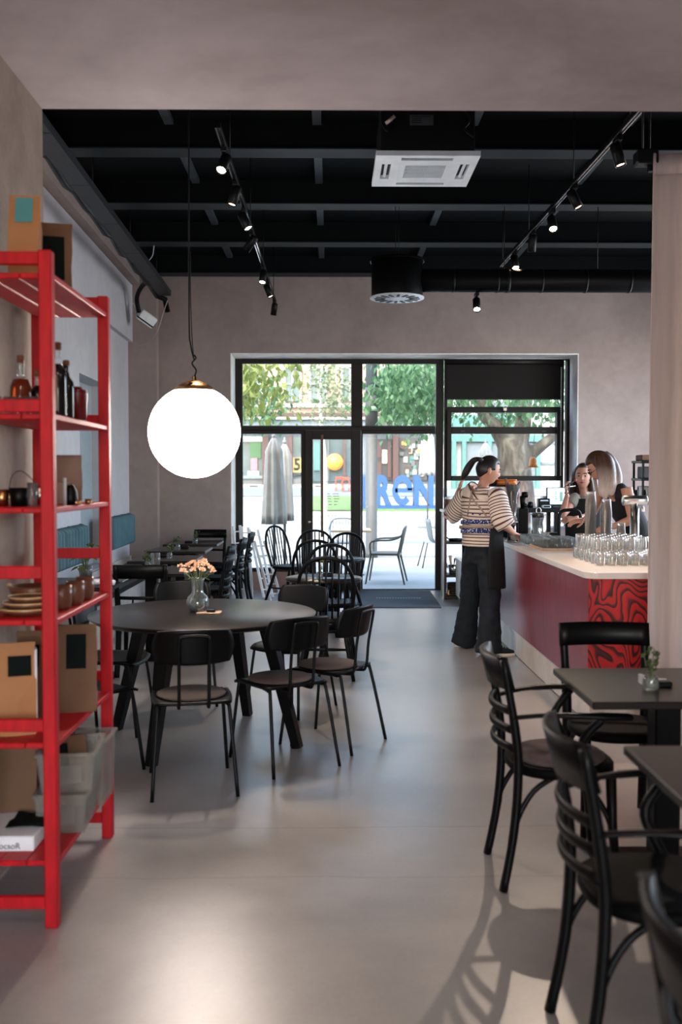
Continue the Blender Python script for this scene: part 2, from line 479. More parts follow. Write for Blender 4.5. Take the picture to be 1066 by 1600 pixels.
add('darklabel', mat('dark_green_label', '#0d1514', .8, spec=.1))
add('teallabel', mat('teal_label', '#4f8f92', .6))
add('amber', NT('amber_spirit').set(Base_Color=lin('#6b2a10'), Roughness=.08, Transmission_Weight=.35).m)
add('wine', mat('dark_wine_glass', '#0b0a0d', .08, var=.05))
add('cork', mat('cork', '#6d3f2a', .8))
add('label', mat('beige_bottle_label', '#b7947e', .7))
add('ceramic', mat('brown_glazed_ceramic', '#6a4230', .3, var=.25))
add('ceramicrim', mat('cream_glazed_rim', '#caa777', .3))
add('redtin', mat('dark_red_tin', '#5d0d14', .35))
add('green', m_leaf('potted_leaf', '#2c3f22', '#5b6d3a'))
add('stem', mat('green_stem', '#4c5a33', .7))
add('flower', m_leaf('peach_petals', '#d9a987', '#f0d2b4'))
add('darkwood', mat('dark_stained_wood', '#2a1c16', .5, var=.2, stretch=(2, 2, 14)))
add('board', mat('light_wood_board', '#b79a7d', .55, var=.15, stretch=(12, 2, 2)))
add('plant', mat('feather_stems', '#7c5a56', .8))
add('screen', emit('monitor_screen', '#9fc3cc', .8))
add('screengreen', emit('screen_rows', '#3d6d66', .5))
add('orange', mat('orange_plastic', '#d9772c', .5))
add('mat', mat('grey_coir_mat', '#4c5157', .95, bump=.5, bs=200))
add('matprint', mat('pale_mat_print', '#8d9298', .9))
add('curtain', mat('pale_linen_curtain', '#b9a7a2', .85, var=.06, stretch=(6, 6, .6)))
add('globe', emit('lit_opal_glass', '#fff0e6', 19.0))
add('bulb', emit('warm_lamp', '#ffd9b0', 40))
add('bulboff', emit('warm_lamp_dim', '#ffcfa6', 5))
tb = NT('frosted_plastic_tub'); tb.set(Base_Color=lin('#98948b'), Roughness=.35, Alpha=.34); add('tub', tb.m)

# ================================================================ STRUCTURE
def sbox(name, lo, hi, m, c=0.0): return structure(MB().box(lo, hi, c).build(name, m))
YP = 4.43                                   # end of the low front passage
XP, ZS = W(66, 170, YP).x, W(66, 170, YP).z
YB, YW = 12.85, 13.4                        # inner face of the street wall, window plane
ZC = 4.35
sbox('floor', (-4.2, -4.2, -.12), (5.4, YW + .1, 0), K['floor'])
sbox('ceiling', (-4.2, -4.2, ZS), (5.4, YP, 4.9), K['soffit'])
sbox('ceiling_back', (-4.2, YP, ZC), (5.4, YB + .5, 4.9), K['ceil'])
sbox('wall_left', (-4.2, -4.2, 0), (XP, YP, ZS), K['speckle'])
sbox('wall_right', (3.3, -4.2, 0), (3.6, YP, ZS), K['speckle'])
w = MB()
w.box((-4.2, -4.2, 0), (-2.1, -4.0, ZS)); w.box((1.5, -4.2, 0), (5.4, -4.0, ZS))
w.box((-2.1, -4.2, 0), (1.5, -4.0, .6)); w.box((-2.1, -4.2, 2.8), (1.5, -4.0, ZS))
structure(w.build('wall_front', K['wall']))
w = MB()
w.box((5.2, YP, 0), (5.4, 7.4, 4.9)); w.box((5.2, 11.8, 0), (5.4, YB, 4.9)); w.box((5.2, 7.4, 0), (5.4, 11.8, .9)); w.box((5.2, 7.4, 3.5), (5.4, 11.8, 4.9))  # unseen opening invented to go with the added side light
structure(w.build('wall_east', K['wall']))
# left wall of the back room: slightly skewed, bulkhead above, a niche below
XL = lambda y: -2.257 - .0261 * y
zb0, zb1 = W(216, 533, 12.6).z, W(213, 444, 12.6).z
zn = W(140, 590, 10.4).z
def lw(y0, y1, z0, z1, off=0.0, back=-4.2):
    return lambda mb: mb.prism([(back, y0), (XL(y0) + off, y0), (XL(y1) + off, y1), (back, y1)], z1 - z0, z0=z0)
w = MB()
for q in (lw(YP, 9.92, 0, zb0), lw(9.92, 11.4, 0, .55), lw(9.92, 11.4, zn, zb0), lw(11.4, YB, 0, zb0), lw(YP, YB, zb0, zb1, .06), lw(YP, YB, zb1, 4.9, .0)): q(w)
structure(w.build('wall_west', K['wallwhite']))
w = MB(); lw(YP, YB - .2, zb1 + .01, 4.34, .16)(w); structure(w.build('trim_11', K['wall']))
w = MB(); lw(9.92, 11.4, .55, zn, -.2)(w); structure(w.build('wall_niche', K['niche']))
pa, pb = W(204, 700, 12.7).x, W(246, 700, 12.7).x
sbox('trim_1', (-3.0, 12.68, 0), (pb, YB + .1, 4.9), K['wall'])
# street wall with its wide opening
ox0, ox1, oz = W(360, 552, YB).x, W(905, 552, YB).x, W(600, 552, YB).z
w = MB()
w.box((-4.2, YB, 0), (ox0, YB + .62, 4.9)); w.box((ox1, YB, 0), (5.4, YB + .62, 4.9)); w.box((ox0, YB, oz), (ox1, YB + .62, 4.9))
structure(w.build('wall_back', K['wall']))
w = MB()
w.box((ox0, YB + .004, 0), (ox0 + .012, YB + .6, oz)); w.box((ox1 - .012, YB + .004, 0), (ox1, YB + .6, oz)); w.box((ox0 + .012, YB + .004, oz - .012), (ox1 - .012, YB + .6, oz))
structure(w.build('trim_2', K['reveal']))
# ceiling beams and steel battens
ZB = W(533, 437, YB).z
for i, y in enumerate((235, 320, 380, 428)):
    D = H(533, y, ZB).y
    bm_ = sbox('trim_%d' % (i + 3), (XL(D) + .17, D, ZB + .012), (5.2, D + .16, ZC), K['ceil'], .004)
    MB().box((XL(D) + .17, D - .03, ZB), (5.2, D + .19, ZB + .012), .002).build('beam_flange', K['flange'], bm_)
for i, (x, y) in enumerate(((285, 240), (498, 270), (745, 185), (1000, 175))):
    X = H(x, y, ZC - .04).x
    sbox('trim_%d' % (i + 7), (X - .035, YP, ZC - .04), (X + .035, YB, ZC), K['batten'])

# ---------------------------------------------------------------- windows and door
def F(x, y, d=YW): return W(x, y, d)
def fb(name, x0, x1, y0, y1, parent, m='frame', d0=YW - .04, d1=YW + .04, c=.004, label=None):
    a, b = F(x0, y1), F(x1, y0)
    return MB().box((a.x, d0, max(a.z, 0.0)), (b.x, d1, b.z), c).build(name, K[m], parent, label)
def win(name):
    o = bpy.data.objects.new(name, None); COL.objects.link(o); o['kind'] = 'structure'; return o
w1 = win('window_1')
fb('frame_stile', 368, 379, 560, 926, w1); fb('frame_rail', 379, 693, 560, 568.5, w1); fb('frame_stile', 680, 693, 568.5, 926, w1)
fb('frame_mullion', 549, 566.5, 568.5, 667, w1); fb('frame_rail', 379, 680, 667, 672.5, w1)
fb('frame_rail', 379, 471, 672.5, 678, w1); fb('frame_rail', 566.5, 680, 672.5, 678, w1)
fb('frame_stile', 471, 477, 672.5, 926, w1); fb('frame_stile', 564, 566.8, 672.5, 926, w1)
fb('sill_panel', 379, 471, 893, 926, w1, 'card'); fb('frame_rail', 379, 471, 888, 893, w1); fb('frame_rail', 566.8, 680, 921, 926, w1)
for x0, x1, y0, y1 in ((379, 549, 568.5, 667), (566.5, 680, 568.5, 667), (379, 471, 678, 888), (566.8, 680, 678, 921)):
    fb('pane', x0, x1, y0, y1, w1, 'glass', YW - .006, YW + .006, 0)
    fb('glazing_bead', x0, x1, y1 - 1.6, y1, w1, 'batten', YW - .05, YW - .041, 0)
dr = win('door_1')
fb('door_stile', 477.3, 489, 673, 925, dr, d0=YW - .09, d1=YW - .03); fb('door_stile', 548, 563.7, 673, 925, dr, d0=YW - .09, d1=YW - .03)
fb('door_rail', 489, 548, 673, 687, dr, d0=YW - .09, d1=YW - .03); fb('door_rail', 489, 548, 905, 925, dr, d0=YW - .09, d1=YW - .03)
fb('door_pane', 489, 548, 687, 905, dr, 'glass', YW - .065, YW - .055, 0)
a, b = F(503.5, 680), F(503.5, 838)
hb = MB().bar((a.x, YW - .16, a.z), (b.x, YW - .16, b.z), .035, .035, c=.006).build('pull_handle', K['bronze'], dr, 'long vertical bronze pull bar')
for z in (a.z - .12, b.z + .12):
    MB().tube([(a.x, YW - .16, z), (a.x, YW - .075, z)], .01).build('handle_stud', K['brass'], hb)
q = F(484, 815); MB().lathe([(0, 0), (.022, 0), (.022, .012), (.012, .018), (0, .018)], 14, mx=axes((q.x, YW - .09, q.z), (1, 0, 0), (0, 0, 1), (0, -1, 0))).build('lock_cylinder', K['chrome'], dr)
def text(name, s, size, loc, m, parent=None, rx=PI / 2, ry=0, rz=0, ex=.001, align='CENTER', sx=1.0, off=0.0):
    cu = bpy.data.curves.new(name, 'FONT'); cu.body = s; cu.size = size; cu.extrude = ex; cu.offset = off; cu.align_x = align; cu.align_y = 'CENTER'
    t = bpy.data.objects.new(name + '_t', cu); COL.objects.link(t)
    me = bpy.data.meshes.new_from_object(t.evaluated_get(bpy.context.evaluated_depsgraph_get()))
    bpy.data.objects.remove(t)
    me.name = name; me.materials.clear(); me.materials.append(m)
    o = bpy.data.objects.new(name, me); COL.objects.link(o)
    o.location = loc; o.rotation_euler = (rx, ry, rz); o.scale = (sx, 1, 1)
    if parent: o.parent = parent
    return o
q = F(509, 754); text('glass_lettering', 'P', .075, (q.x, YW - .068, q.z), K['black'], dr)
q = F(519, 805); text('glass_lettering', 'e S n', .062, (q.x, YW - .068, q.z), K['batten'], dr)
bd = MB()
for k, (yy, x0, x1) in enumerate(((771.5, 511, 516), (771.5, 520, 530), (775, 511, 517), (775, 521, 530.5), (779, 512, 518), (779, 522, 531), (783.3, 513, 519), (783.3, 522, 528), (788, 514, 519), (788, 522, 527))):
    p, r = F(x0, yy + .7), F(x1, yy - .5); n = 4
    for i in range(n):
        xa = p.x + (r.x - p.x) * i / n
        bd.box((xa, YW - .0675, p.z), (xa + (r.x - p.x) / n * .7, YW - .0665, r.z))
bd.build('opening_hours_print', K['batten'], dr, kind='stuff')

w2 = win('window_2')
fb('frame_stile', 693.3, 699, 563, 926, w2); fb('frame_rail', 693.3, 895, 557.5, 563, w2); fb('frame_stile', 881, 895, 563, 926, w2, d0=YW - .12)
fb('frame_stile', 875.5, 881, 563, 800, w2)
fb('frame_rail', 699, 875.5, 636, 641, w2)
sash = win('window_3')
fb('sash_stile', 697, 704.5, 641, 751, sash, d0=YW - .1); fb('sash_stile', 867.5, 876, 641, 751, sash, d0=YW - .1)
fb('sash_rail', 704.5, 867.5, 641, 645, sash, d0=YW - .1); fb('sash_rail', 704.5, 867.5, 743.5, 751, sash, d0=YW - .1)
fb('glazing_bar', 704.5, 867.5, 667.5, 678, sash, d0=YW - .09)
fb('pane', 704.5, 867.5, 645, 667.5, sash, 'glass', YW - .036, YW - .026, 0); fb('pane', 704.5, 867.5, 678, 743.5, sash, 'glass', YW - .036, YW - .026, 0)
fb('pane', 699, 875.5, 622, 636, w2, 'glass', YW + .0, YW + .01, 0)
fb('pane', 699, 728, 751, 888, w2, 'glass', YW - .01, YW, 0)
for xx in (722, 848): fb('vent_slot', xx - 3, xx + 3, 673.6, 675, sash, 'batten', YW - .094, YW - .0905, 0)
q = F(787, 641); lt = MB().box((q.x - .025, YW - .135, q.z - .02), (q.x + .025, YW - .1, q.z + .03), .006)
lt.tube([(q.x, YW - .12, q.z - .02), (q.x, YW - .13, q.z - .1)], .008); lt.build('sash_latch', K['chrome'], sash)
bl = thing('roller_blind', 'dark brown roller blind half lowered over the serving window top', 'blind', F(788, 622, YW - .1))
a, b = F(697.5, 622, YW - .1), F(880, 560, YW - .1); L0 = V(bl.location)
MB().box((a.x, YW - .104, a.z), (b.x, YW - .1, b.z - .06)).build('blind_fabric', K['blind'], bl).location = -L0
MB().tube([(a.x, YW - .115, b.z - .05), (b.x, YW - .115, b.z - .05)], .038, 12).build('blind_roller', K['frame'], bl).location = -L0
MB().box((a.x, YW - .112, a.z - .022), (b.x, YW - .096, a.z), .004).build('blind_hem_bar', K['frame'], bl).location = -L0
ch = MB(); q0, q1 = F(877.5, 575, YW - .14), F(877.5, 742, YW - .14)
nb = 60
for i in range(nb):
    z = q0.z + (q1.z - q0.z) * i / (nb - 1); ch.lathe([(0, -.012), (.011, 0), (0, .012)], 6, (q0.x, q0.y, z))
ch.build('bead_chain', K['white'], bl, 'white bead pull chain', 'stuff').location = -L0
# parapet under the serving window
a, b = F(728, 822), F(895, 822)
sbox('wall_sill', (a.x, YB + .02, 0), (b.x, YW + .1, a.z), K['wall'], .01)

# ================================================================ CEILING EQUIPMENT
# cassette air conditioner, hung below the beams
A, B_, Cc, D_ = W(588, 243, 5.86), W(750, 243, 5.86), None, None
zac = A.z; ax0, ax1 = A.x, A.x + .62; ay0, ay1 = 5.86, 6.48
ac = thing('cassette_air_conditioner', 'white four way cassette air conditioner hanging under the black ceiling', 'air conditioner', ((ax0 + ax1) / 2, (ay0 + ay1) / 2, zac))
def inac(o): o.location = -V(ac.location); return o
inac(MB().box((ax0 + .03, ay0 + .03, zac + .032), (ax1 - .03, ay1 - .03, zac + .31), .006).build('casing', K['blackmetal'], ac, 'black metal casing above the panel'))
pn = MB()
def acr(u0, u1, v0, v1, z0, z1, mb=None, c=0.0):
    (mb or pn).box((ax0 + u0 * .62, ay0 + v0 * .62, zac + z0), (ax0 + u1 * .62, ay0 + v1 * .62, zac + z1), c)
for r in ((0, 1, 0, .07), (0, 1, .93, 1), (0, .07, .07, .93), (.93, 1, .07, .93), (.07, .25, .07, .26), (.75, .93, .07, .26), (.07, .25, .74, .93), (.75, .93, .74, .93),
          (.16, .25, .26, .74), (.75, .84, .26, .74), (.25, .75, .15, .25), (.25, .75, .75, .86), (.25, .30, .25, .75), (.70, .75, .25, .75), (.30, .70, .25, .29), (.30, .70, .70, .75)):
    acr(*r, 0, .03, c=.001)
inac(pn.build('panel', K['acwhite'], ac))
bk = MB(); acr(.05, .95, .05, .95, .026, .032, bk); inac(bk.build('inner_tray', K['blackmetal'], ac))
gr = MB()
for i in range(27): acr(.302 + i * .0148, .302 + i * .0148 + .006, .29, .70, .004, .02, gr)
for i in range(4): acr(.30, .70, .33 + i * .1, .335 + i * .1, .006, .012, gr)
inac(gr.build('intake_grille', K['acwhite'], ac, 'dark slotted air intake grille', 'stuff'))
for r in ((.10, .13, .28, .72), (.875, .905, .28, .72), (.27, .73, .10, .12), (.27, .73, .885, .9)):
    lv = MB(); acr(*r, .008, .016, lv, .002); inac(lv.build('louvre', K['acwhite'], ac))
q = W(659, 188, ay0 + .028)
inac(MB().box((q.x - .07, ay0 + .022, q.z - .03), (q.x + .07, ay0 + .03, q.z + .03), .002).build('rating_plate', K['batten'], ac, 'pale rating plate'))
for k in range(4):
    inac(MB().box((q.x - .06, ay0 + .0205, q.z + .018 - k * .012), (q.x + (.0 if k else .05), ay0 + .0215, q.z + .022 - k * .012)).build('plate_print', K['blackmetal'], ac))
inac(MB().tube([W(603, 193, ay0), W(617, 182, ay0)], .012).build('drain_hose', K['curtain'], ac, 'short pinkish drain hose end'))
cb = MB(); cb.tube(curve([W(600, 172, ay0), W(597, 190, ay0), W(606, 205, ay0), W(614, 190, ay0), W(625, 176, ay0)]), .006, 6)
cb.tube(curve([W(728, 172, ay0), W(733, 190, ay0), W(726, 202, ay0), W(740, 214, ay0)]), .006, 6); inac(cb.build('cable', K['black'], ac))
for x in (ax0 + .05, ax1 - .05):
    for y in (ay0 + .08, ay1 - .08): inac(MB().tube([(x, y, zac + .3), (x, y, ZC)], .005, 6).build('hanger_rod', K['blackmetal'], ac))

# round ceiling diffuser on its duct
DD = 9.38
q0, q1 = W(620.5, 467, DD), W(620.5, 418, DD); rr = 41 / FPX * DD
df = thing('air_diffuser', 'black drum air diffuser with white slotted face hanging on wires', 'diffuser', (q0.x, DD, q0.z))
hh = q1.z - q0.z + .07
MB().lathe([(rr * .97, .012), (rr * .97, hh), (rr * .5, hh + .012), (0, hh + .012)], 40).build('drum', K['blackmetal'], df)
MB().lathe([(rr * 1.03, hh - .02), (rr * 1.03, hh), (rr * .97, hh), (rr * .97, hh - .02), (rr * 1.03, hh - .02)], 40).build('rim_band', K['black'], df)
MB().lathe([(0, 0), (rr * 1.03, .002), (rr * 1.03, .014), (0, .014)], 40).build('face_plate', K['acwhite'], df, 'white round face plate')
for k in range(16):
    a = 2 * PI * k / 16
    MB().bar((rr * .48 * math.cos(a), rr * .48 * math.sin(a), -.001), (rr * .86 * math.cos(a), rr * .86 * math.sin(a), -.001), .026, .006).build('air_slot', K['blackmetal'], df, None)
for s in (-.012, .012): MB().tube([(s, 0, hh), (s * 1.5, 0, ZB - q0.z)], .003, 5).build('suspension_wire', K['blackmetal'], df)
zd0, zd1 = W(800, 457, DD).z, W(800, 421, DD).z; rd = (zd1 - zd0) / 2; zd = (zd0 + zd1) / 2
du = thing('air_duct', 'long black round air duct running under the beams to the right', 'duct', (q0.x + rr, DD, zd))
xd = q0.x + rr * 1.0
MB().tube([(0 - .05, 0, 0), (5.15 - xd, 0, 0)], rd, 24).build('duct_pipe', K['blackmetal'], du)
x = .28
while x < 5.1 - xd:
    MB().tube([(x - .012, 0, 0), (x + .012, 0, 0)], rd * 1.035, 24).build('duct_seam', K['black'], du); x += .42
for x in (W(934, 400, DD).x - xd, W(788, 400, DD).x - xd):
    MB().tube([(x, 0, rd), (x, 0, ZC - zd - .004)], .004, 5).build('suspension_wire', K['blackmetal'], du)
MB().tube([(x + .004, 0, 0), (x + .05, 0, 0)], rd * 1.04, 24).build('duct_seam', K['black'], du)

# track lights
def rail(name, label, p, q, wires):
    t = thing(name, label, 'track', p); p, q = V(p), V(q); d = q - p
    MB().bar((0, 0, .017), d + V((0, 0, .017)), .036, .034, c=.002).build('rail', K['blackmetal'], t)
    for s in (-.011, .011): MB().bar((s, 0, -.001), d + V((s, 0, -.001)), .007, .004).build('conductor', K['chrome'], t, 'bright conductor strip')
    for u in wires: MB().tube([d * u + V((0, 0, .03)), d * u + V((0, 0, ZC - .02 - (p + d * u).z))], .004, 5).build('suspension_wire', K['blackmetal'], t)
    return p, d
ZT = 3.70
def spot(label, top, aim, lit, group, proj=True, stem=.06):
    t = thing('track_spotlight', label, 'spotlight', top, 0, group)
    aim = V(aim).normalized()
    MB().box((-.018, -.055, -.035), (.018, .055, -.002), .004).build('adapter', K['blackmetal'], t)
    MB().tube([(0, 0, -.03), (0, 0, -.03 - stem)], .009, 8).build('stem', K['blackmetal'], t)
    c = V((0, 0, -.03 - stem)); x = aim.orthogonal().normalized(); m = axes(c, x, aim.cross(x), aim)
    MB().lathe([(0, -.06), (.03, -.06), (.036, -.05), (.036, .085), (.031, .085), (.031, .07), (0, .07)], 20, mx=m).build('housing', K['blackmetal'], t)
    MB().lathe([(0, .074), (.03, .074), (.03, .0715), (0, .0715)], 16, mx=m).build('lens', K[lit], t, 'glowing warm lens' if lit != 'ceramicrim' else None)
    return V(top) + c + aim * .12
p, d = rail('lighting_track', 'black lighting track hanging on the left side of ceiling', H(340, 200, ZT), H(430, 474, ZT), (.12, .4, .66, .95))
down = (0, -.05, -1)
LS = ((347, 232, (-.25, -.7, -1), 'bulb', 'nearest the camera, glowing brightly'), (366, 284, (-.3, -.1, -1), 'bulbsoft', 'second from the camera, glowing'),
      (374, 326, (.5, -.25, -1), 'bulb', 'third from the camera, tilted right and glowing'), (397, 362, (-.8, .3, -1), 'ceramicrim', 'fourth from the camera, turned left and unlit'),
      (407, 417, (-.1, -.45, -1), 'bulb', 'fifth from the camera, glowing'), (414, 440, (.4, -.1, -1), 'bulbsoft', 'sixth from the camera, just before the last'),
      (429, 470, (-.15, .2, -1), 'bulboff', 'farthest from the camera at the track end'))
K['bulbsoft'] = emit('warm_lamp_soft', '#ffd2a4', 14)
p0, d0 = p, d
for x, y, aim, lit, what in LS:
    u = (H(x, y, ZT).y - p.y) / d.y
    e = spot('black spotlight on the left ceiling track, ' + what, p + d * min(max(u, .03), .99), aim, lit, 'spotlights on the left track')
    if lit == 'bulb': light('spot_light', 'SPOT', e, 110, (1, .80, .62), aim=e + V(aim), spot_size=math.radians(60), spot_blend=.5, shadow_soft_size=.03)
p, d = rail('lighting_track', 'black lighting track hanging on the right, above the bar counter', H(1003, 172, ZT), H(783, 417, ZT), (.05, .35, .7, .98))
RS = ((958, 214, (.25, -.1, -1), 'bulbsoft', 'nearest the camera, lens aglow', .07), (895, 290, (.45, -.2, -1), 'bulboff', 'second from the camera, tilted right', .06),
      (869, 328, (.0, -.75, -1), 'bulb', 'third from the camera, glowing at the viewer', .07), (832, 362, (-.05, .15, -1), 'ceramicrim', 'fourth from the camera, unlit', .06),
      (806, 393, (.05, -.5, -1), 'bulb', 'last before the duct, glowing', .06))
for x, y, aim, lit, what, st in RS:
    u = (H(x, y, ZT).y - p.y) / d.y
    e = spot('black spotlight on the right ceiling track, ' + what, p + d * u, aim, lit, 'spotlights on the right track', stem=st)
    if lit in ('bulb', 'bulbsoft'): light('spot_light', 'SPOT', e, 110, (1, .80, .62), aim=e + V(aim), spot_size=math.radians(60), spot_blend=.5, shadow_soft_size=.03)
e = spot('small glowing spotlight hanging below the round air duct', W(745, 457, DD), (-.05, -.6, -.8), 'bulb', 'spotlights on the right track', stem=.075)

# cable tray along the left wall
zt = 3.76
P0, P1 = H(66, 213, zt), H(258, 462, zt); dn = (P1 - P0).normalized(); P0 = P0 - dn * 1.2
ct = thing('cable_tray', 'perforated dark steel cable tray running below the ceiling at left', 'cable tray', P0)
Lt = (P1 - P0).length; n = 6
sd = V((dn.y, -dn.x, 0))
for i in range(n):
    a, b = dn * (Lt * i / n + .004), dn * (Lt * (i + 1) / n - .004)
    tr = MB(); tr.bar(a, b, .15, .004); tr.bar(a + sd * .073 + V((0, 0, .03)), b + sd * .073 + V((0, 0, .03)), .004, .06); tr.bar(a - sd * .073 + V((0, 0, .03)), b - sd * .073 + V((0, 0, .03)), .004, .06)
    tr.build('tray_section', m_perf() if i == 0 else bpy.data.materials['perforated_dark_steel'], ct)
for i in range(4):
    u = Lt * (.15 + .25 * i); MB().tube([dn * u, dn * u + V((0, 0, ZC - zt))], .005, 6).build('hanger_rod', K['blackmetal'], ct)
pts = [dn * (Lt * i / 24) - sd * (.10 + .012 * math.sin(i * 1.7)) + V((0, 0, .02 + .022 * math.sin(i * 2.3))) for i in range(25)]
cbn = MB().tube(pts, .035, 8)
MB().tube(pts + [dn * (Lt + .12) - sd * .02 + V((0, 0, -.02)), dn * (Lt + .2) + V((0, 0, -.16))], .034, 10).build('cable_bundle', K['black'], ct, 'black cable bundle lashed to the tray')
tag(MB().tube(curve([W(233, 440, 11.7), W(222, 447, 11.9), W(214, 465, 12.1), W(217, 488, 12.2)]), .028, 8).build('hanging_cable', K['black']), 'thick black cable curving from tray down to the white box', 'cable')
wt = MB().tube(curve([W(262, 470, 11.8), W(256, 486, 12), W(245, 520, 12.2), W(230, 536, 12.4), W(206, 542, 12.55)]), .006, 6)
tag(wt.build('thin_wire', K['curtain']), 'thin pale wire drooping across the back left corner', 'wire')
wt = MB().tube(curve([W(228, 412, 11.0), W(238, 400, 11.0), W(241, 383, 11.0), W(244, 380, 11)]), .005, 6)
tag(wt.build('loose_wire', K['acwhite']), 'short loose white wire end sticking up from cable tray', 'wire')
q = W(229, 497, 12.3)
em = thing('wall_speaker', 'tilted white box speaker with dark stripe in the back corner', 'speaker', q)
em.rotation_euler = (.35, .55, .5)
MB().box((-.11, -.1, -.07), (.11, .1, .07), .012).build('cabinet', K['white'], em)
MB().box((-.112, -.102, -.052), (.112, .02, -.034), .002).build('stripe', K['black'], em, 'dark stripe along the edge')
MB().tube([(-.1, .1, .02), (-.2, .18, .05)], .02).build('bracket', K['white'], em)

# globe pendant over the round table
G = W(304, 675, 5.78); Rg = 71.5 / FPX * 5.78
gl = thing('globe_pendant_lamp', 'large glowing white globe pendant lamp over the round table', 'lamp', G)
MB().lathe([(0, -Rg)] + [(Rg * math.sin(a), -Rg * math.cos(a)) for a in [PI * i / 32 for i in range(1, 30)]] + [(Rg * .29, Rg * .957)], 48).build('globe', K['globe'], gl, 'glowing opal glass ball')
zc = Rg * .93
MB().lathe([(Rg * .44, zc - .012), (Rg * .445, zc - .005), (Rg * .36, zc + .02), (Rg * .2, zc + .04), (.03, zc + .05), (.012, zc + .05), (.012, zc + .075), (0, zc + .075)], 36).build('cap', K['brass'], gl, 'brushed brass cap')
MB().tube(curve([(0, 0, zc + .07), (.012, 0, zc + .11), (-.012, 0, zc + .15), (.01, 0, zc + .18), (0, 0, zc + .2)]), .005, 6).build('hook', K['blackmetal'], gl)
top = V((H(299, 235, 0 * 0 + ZC).x, 0, 0))
MB().tube(curve([(0, 0, zc + .17), (-.02, 0, zc + .26), (-.028, 0, zc + .42), (-.024, 0, 1.6), (-.02, 0, ZC - G.z)]), .0045, 6).build('cord', K['blackmetal'], gl)
MB().tube(curve([(0, 0, zc + .17), (-.012, .004, zc + .3), (-.02, .004, zc + .55), (-.02, 0, zc + .8)]), .003, 6).build('cord_loop', K['blackmetal'], gl)

# linen curtain at the right
YC = 5.55
cl, cz = W(1021, 240, YC), W(1021, 240, YC).z
g = []
for i in range(60):
    u = i / 59; x = cl.x + 1.5 * u
    row = []
    for j in range(14):
        v = j / 13; amp = .022 + .016 * v
        row.append((x - .0 * v, YC + amp * math.sin(u * 34 + .6 * math.sin(u * 9)) + .012 * math.sin(u * 80 + v * 3), cz * (1 - v) + .03 * v))
    g.append(row)
cu = thing('curtain', 'pale pink linen curtain hanging beside the bar counter', 'curtain', (cl.x + .75, YC, 0))
MB().sheet(g, .006).build('curtain_cloth', K['curtain'], cu).location = -V(cu.location)
hm = [[(x, y - .012, z) for (x, y, z) in (r[0], tuple(V(r[0]) + (V(r[1]) - V(r[0])) * .45))] for r in g]
MB().sheet(hm, .004).build('curtain_hem', K['curtain'], cu, 'stitched top hem').location = -V(cu.location)
q = W(1014, 241, YC)
cr = thing('curtain_rail', 'black ceiling rail with end bracket carrying the linen curtain', 'rail', (q.x, YC, cz))
MB().box((.02, .05, -.08), (1.5, .09, -.02), .004).build('rail', K['blackmetal'], cr)
MB().box((-.06, .0, -.05), (.06, .1, .03), .008).build('end_bracket', K['blackmetal'], cr)
for x in (-.02, .02): MB().tube([(x, .05, .02), (x, .05, ZC - cz)], .006, 6).build('hanger_rod', K['blackmetal'], cr)

# ================================================================ STREET OUTSIDE
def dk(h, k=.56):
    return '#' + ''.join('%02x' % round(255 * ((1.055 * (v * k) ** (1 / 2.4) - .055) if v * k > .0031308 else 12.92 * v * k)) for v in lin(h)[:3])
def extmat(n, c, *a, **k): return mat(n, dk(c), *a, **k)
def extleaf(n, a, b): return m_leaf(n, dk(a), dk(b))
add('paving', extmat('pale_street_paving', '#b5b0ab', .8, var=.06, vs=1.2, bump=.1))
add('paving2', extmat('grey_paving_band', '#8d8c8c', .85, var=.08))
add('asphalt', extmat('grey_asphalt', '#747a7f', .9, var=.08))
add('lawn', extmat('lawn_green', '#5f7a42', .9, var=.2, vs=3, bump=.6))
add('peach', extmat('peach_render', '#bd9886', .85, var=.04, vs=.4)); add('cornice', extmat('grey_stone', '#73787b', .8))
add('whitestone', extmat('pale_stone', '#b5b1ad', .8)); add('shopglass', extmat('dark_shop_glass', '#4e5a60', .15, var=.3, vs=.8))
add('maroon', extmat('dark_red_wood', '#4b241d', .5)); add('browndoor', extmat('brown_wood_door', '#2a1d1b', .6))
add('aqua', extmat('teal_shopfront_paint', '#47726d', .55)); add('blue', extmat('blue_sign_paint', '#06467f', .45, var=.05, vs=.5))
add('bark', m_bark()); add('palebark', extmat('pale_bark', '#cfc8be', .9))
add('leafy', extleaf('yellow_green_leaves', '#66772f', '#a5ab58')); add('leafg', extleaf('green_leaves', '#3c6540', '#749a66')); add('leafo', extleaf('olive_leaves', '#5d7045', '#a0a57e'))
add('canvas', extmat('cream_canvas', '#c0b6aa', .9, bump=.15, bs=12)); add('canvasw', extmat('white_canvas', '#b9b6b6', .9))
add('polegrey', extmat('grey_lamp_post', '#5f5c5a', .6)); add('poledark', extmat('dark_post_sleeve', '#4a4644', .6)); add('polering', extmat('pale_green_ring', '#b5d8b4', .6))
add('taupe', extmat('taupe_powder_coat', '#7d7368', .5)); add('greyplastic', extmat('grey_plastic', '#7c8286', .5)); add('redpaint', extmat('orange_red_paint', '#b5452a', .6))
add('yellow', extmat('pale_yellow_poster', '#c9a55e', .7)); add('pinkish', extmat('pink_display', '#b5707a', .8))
g = MB(); g.sheet([[(-60, y, z), (60, y, z)] for y, z in ((YW + .1, -.02), (20, -.02), (44, -.02), (60, .9), (64, .95))], 0, False)
gnd = structure(g.build('ground', K['paving']))
for y0, y1, x0, x1 in ((19, 19.5, -14, 9), (23, 24, -14, 9), (28, 28.8, -2, 14), (32.5, 34, -16, 12), (38, 39.5, -5, 16)):
    MB().box((x0, y0, -.022), (x1, y1, -.012)).build('paving_band', K['paving2'], gnd)
SL = lambda y: -.02 + .92 * (y - 44) / 16
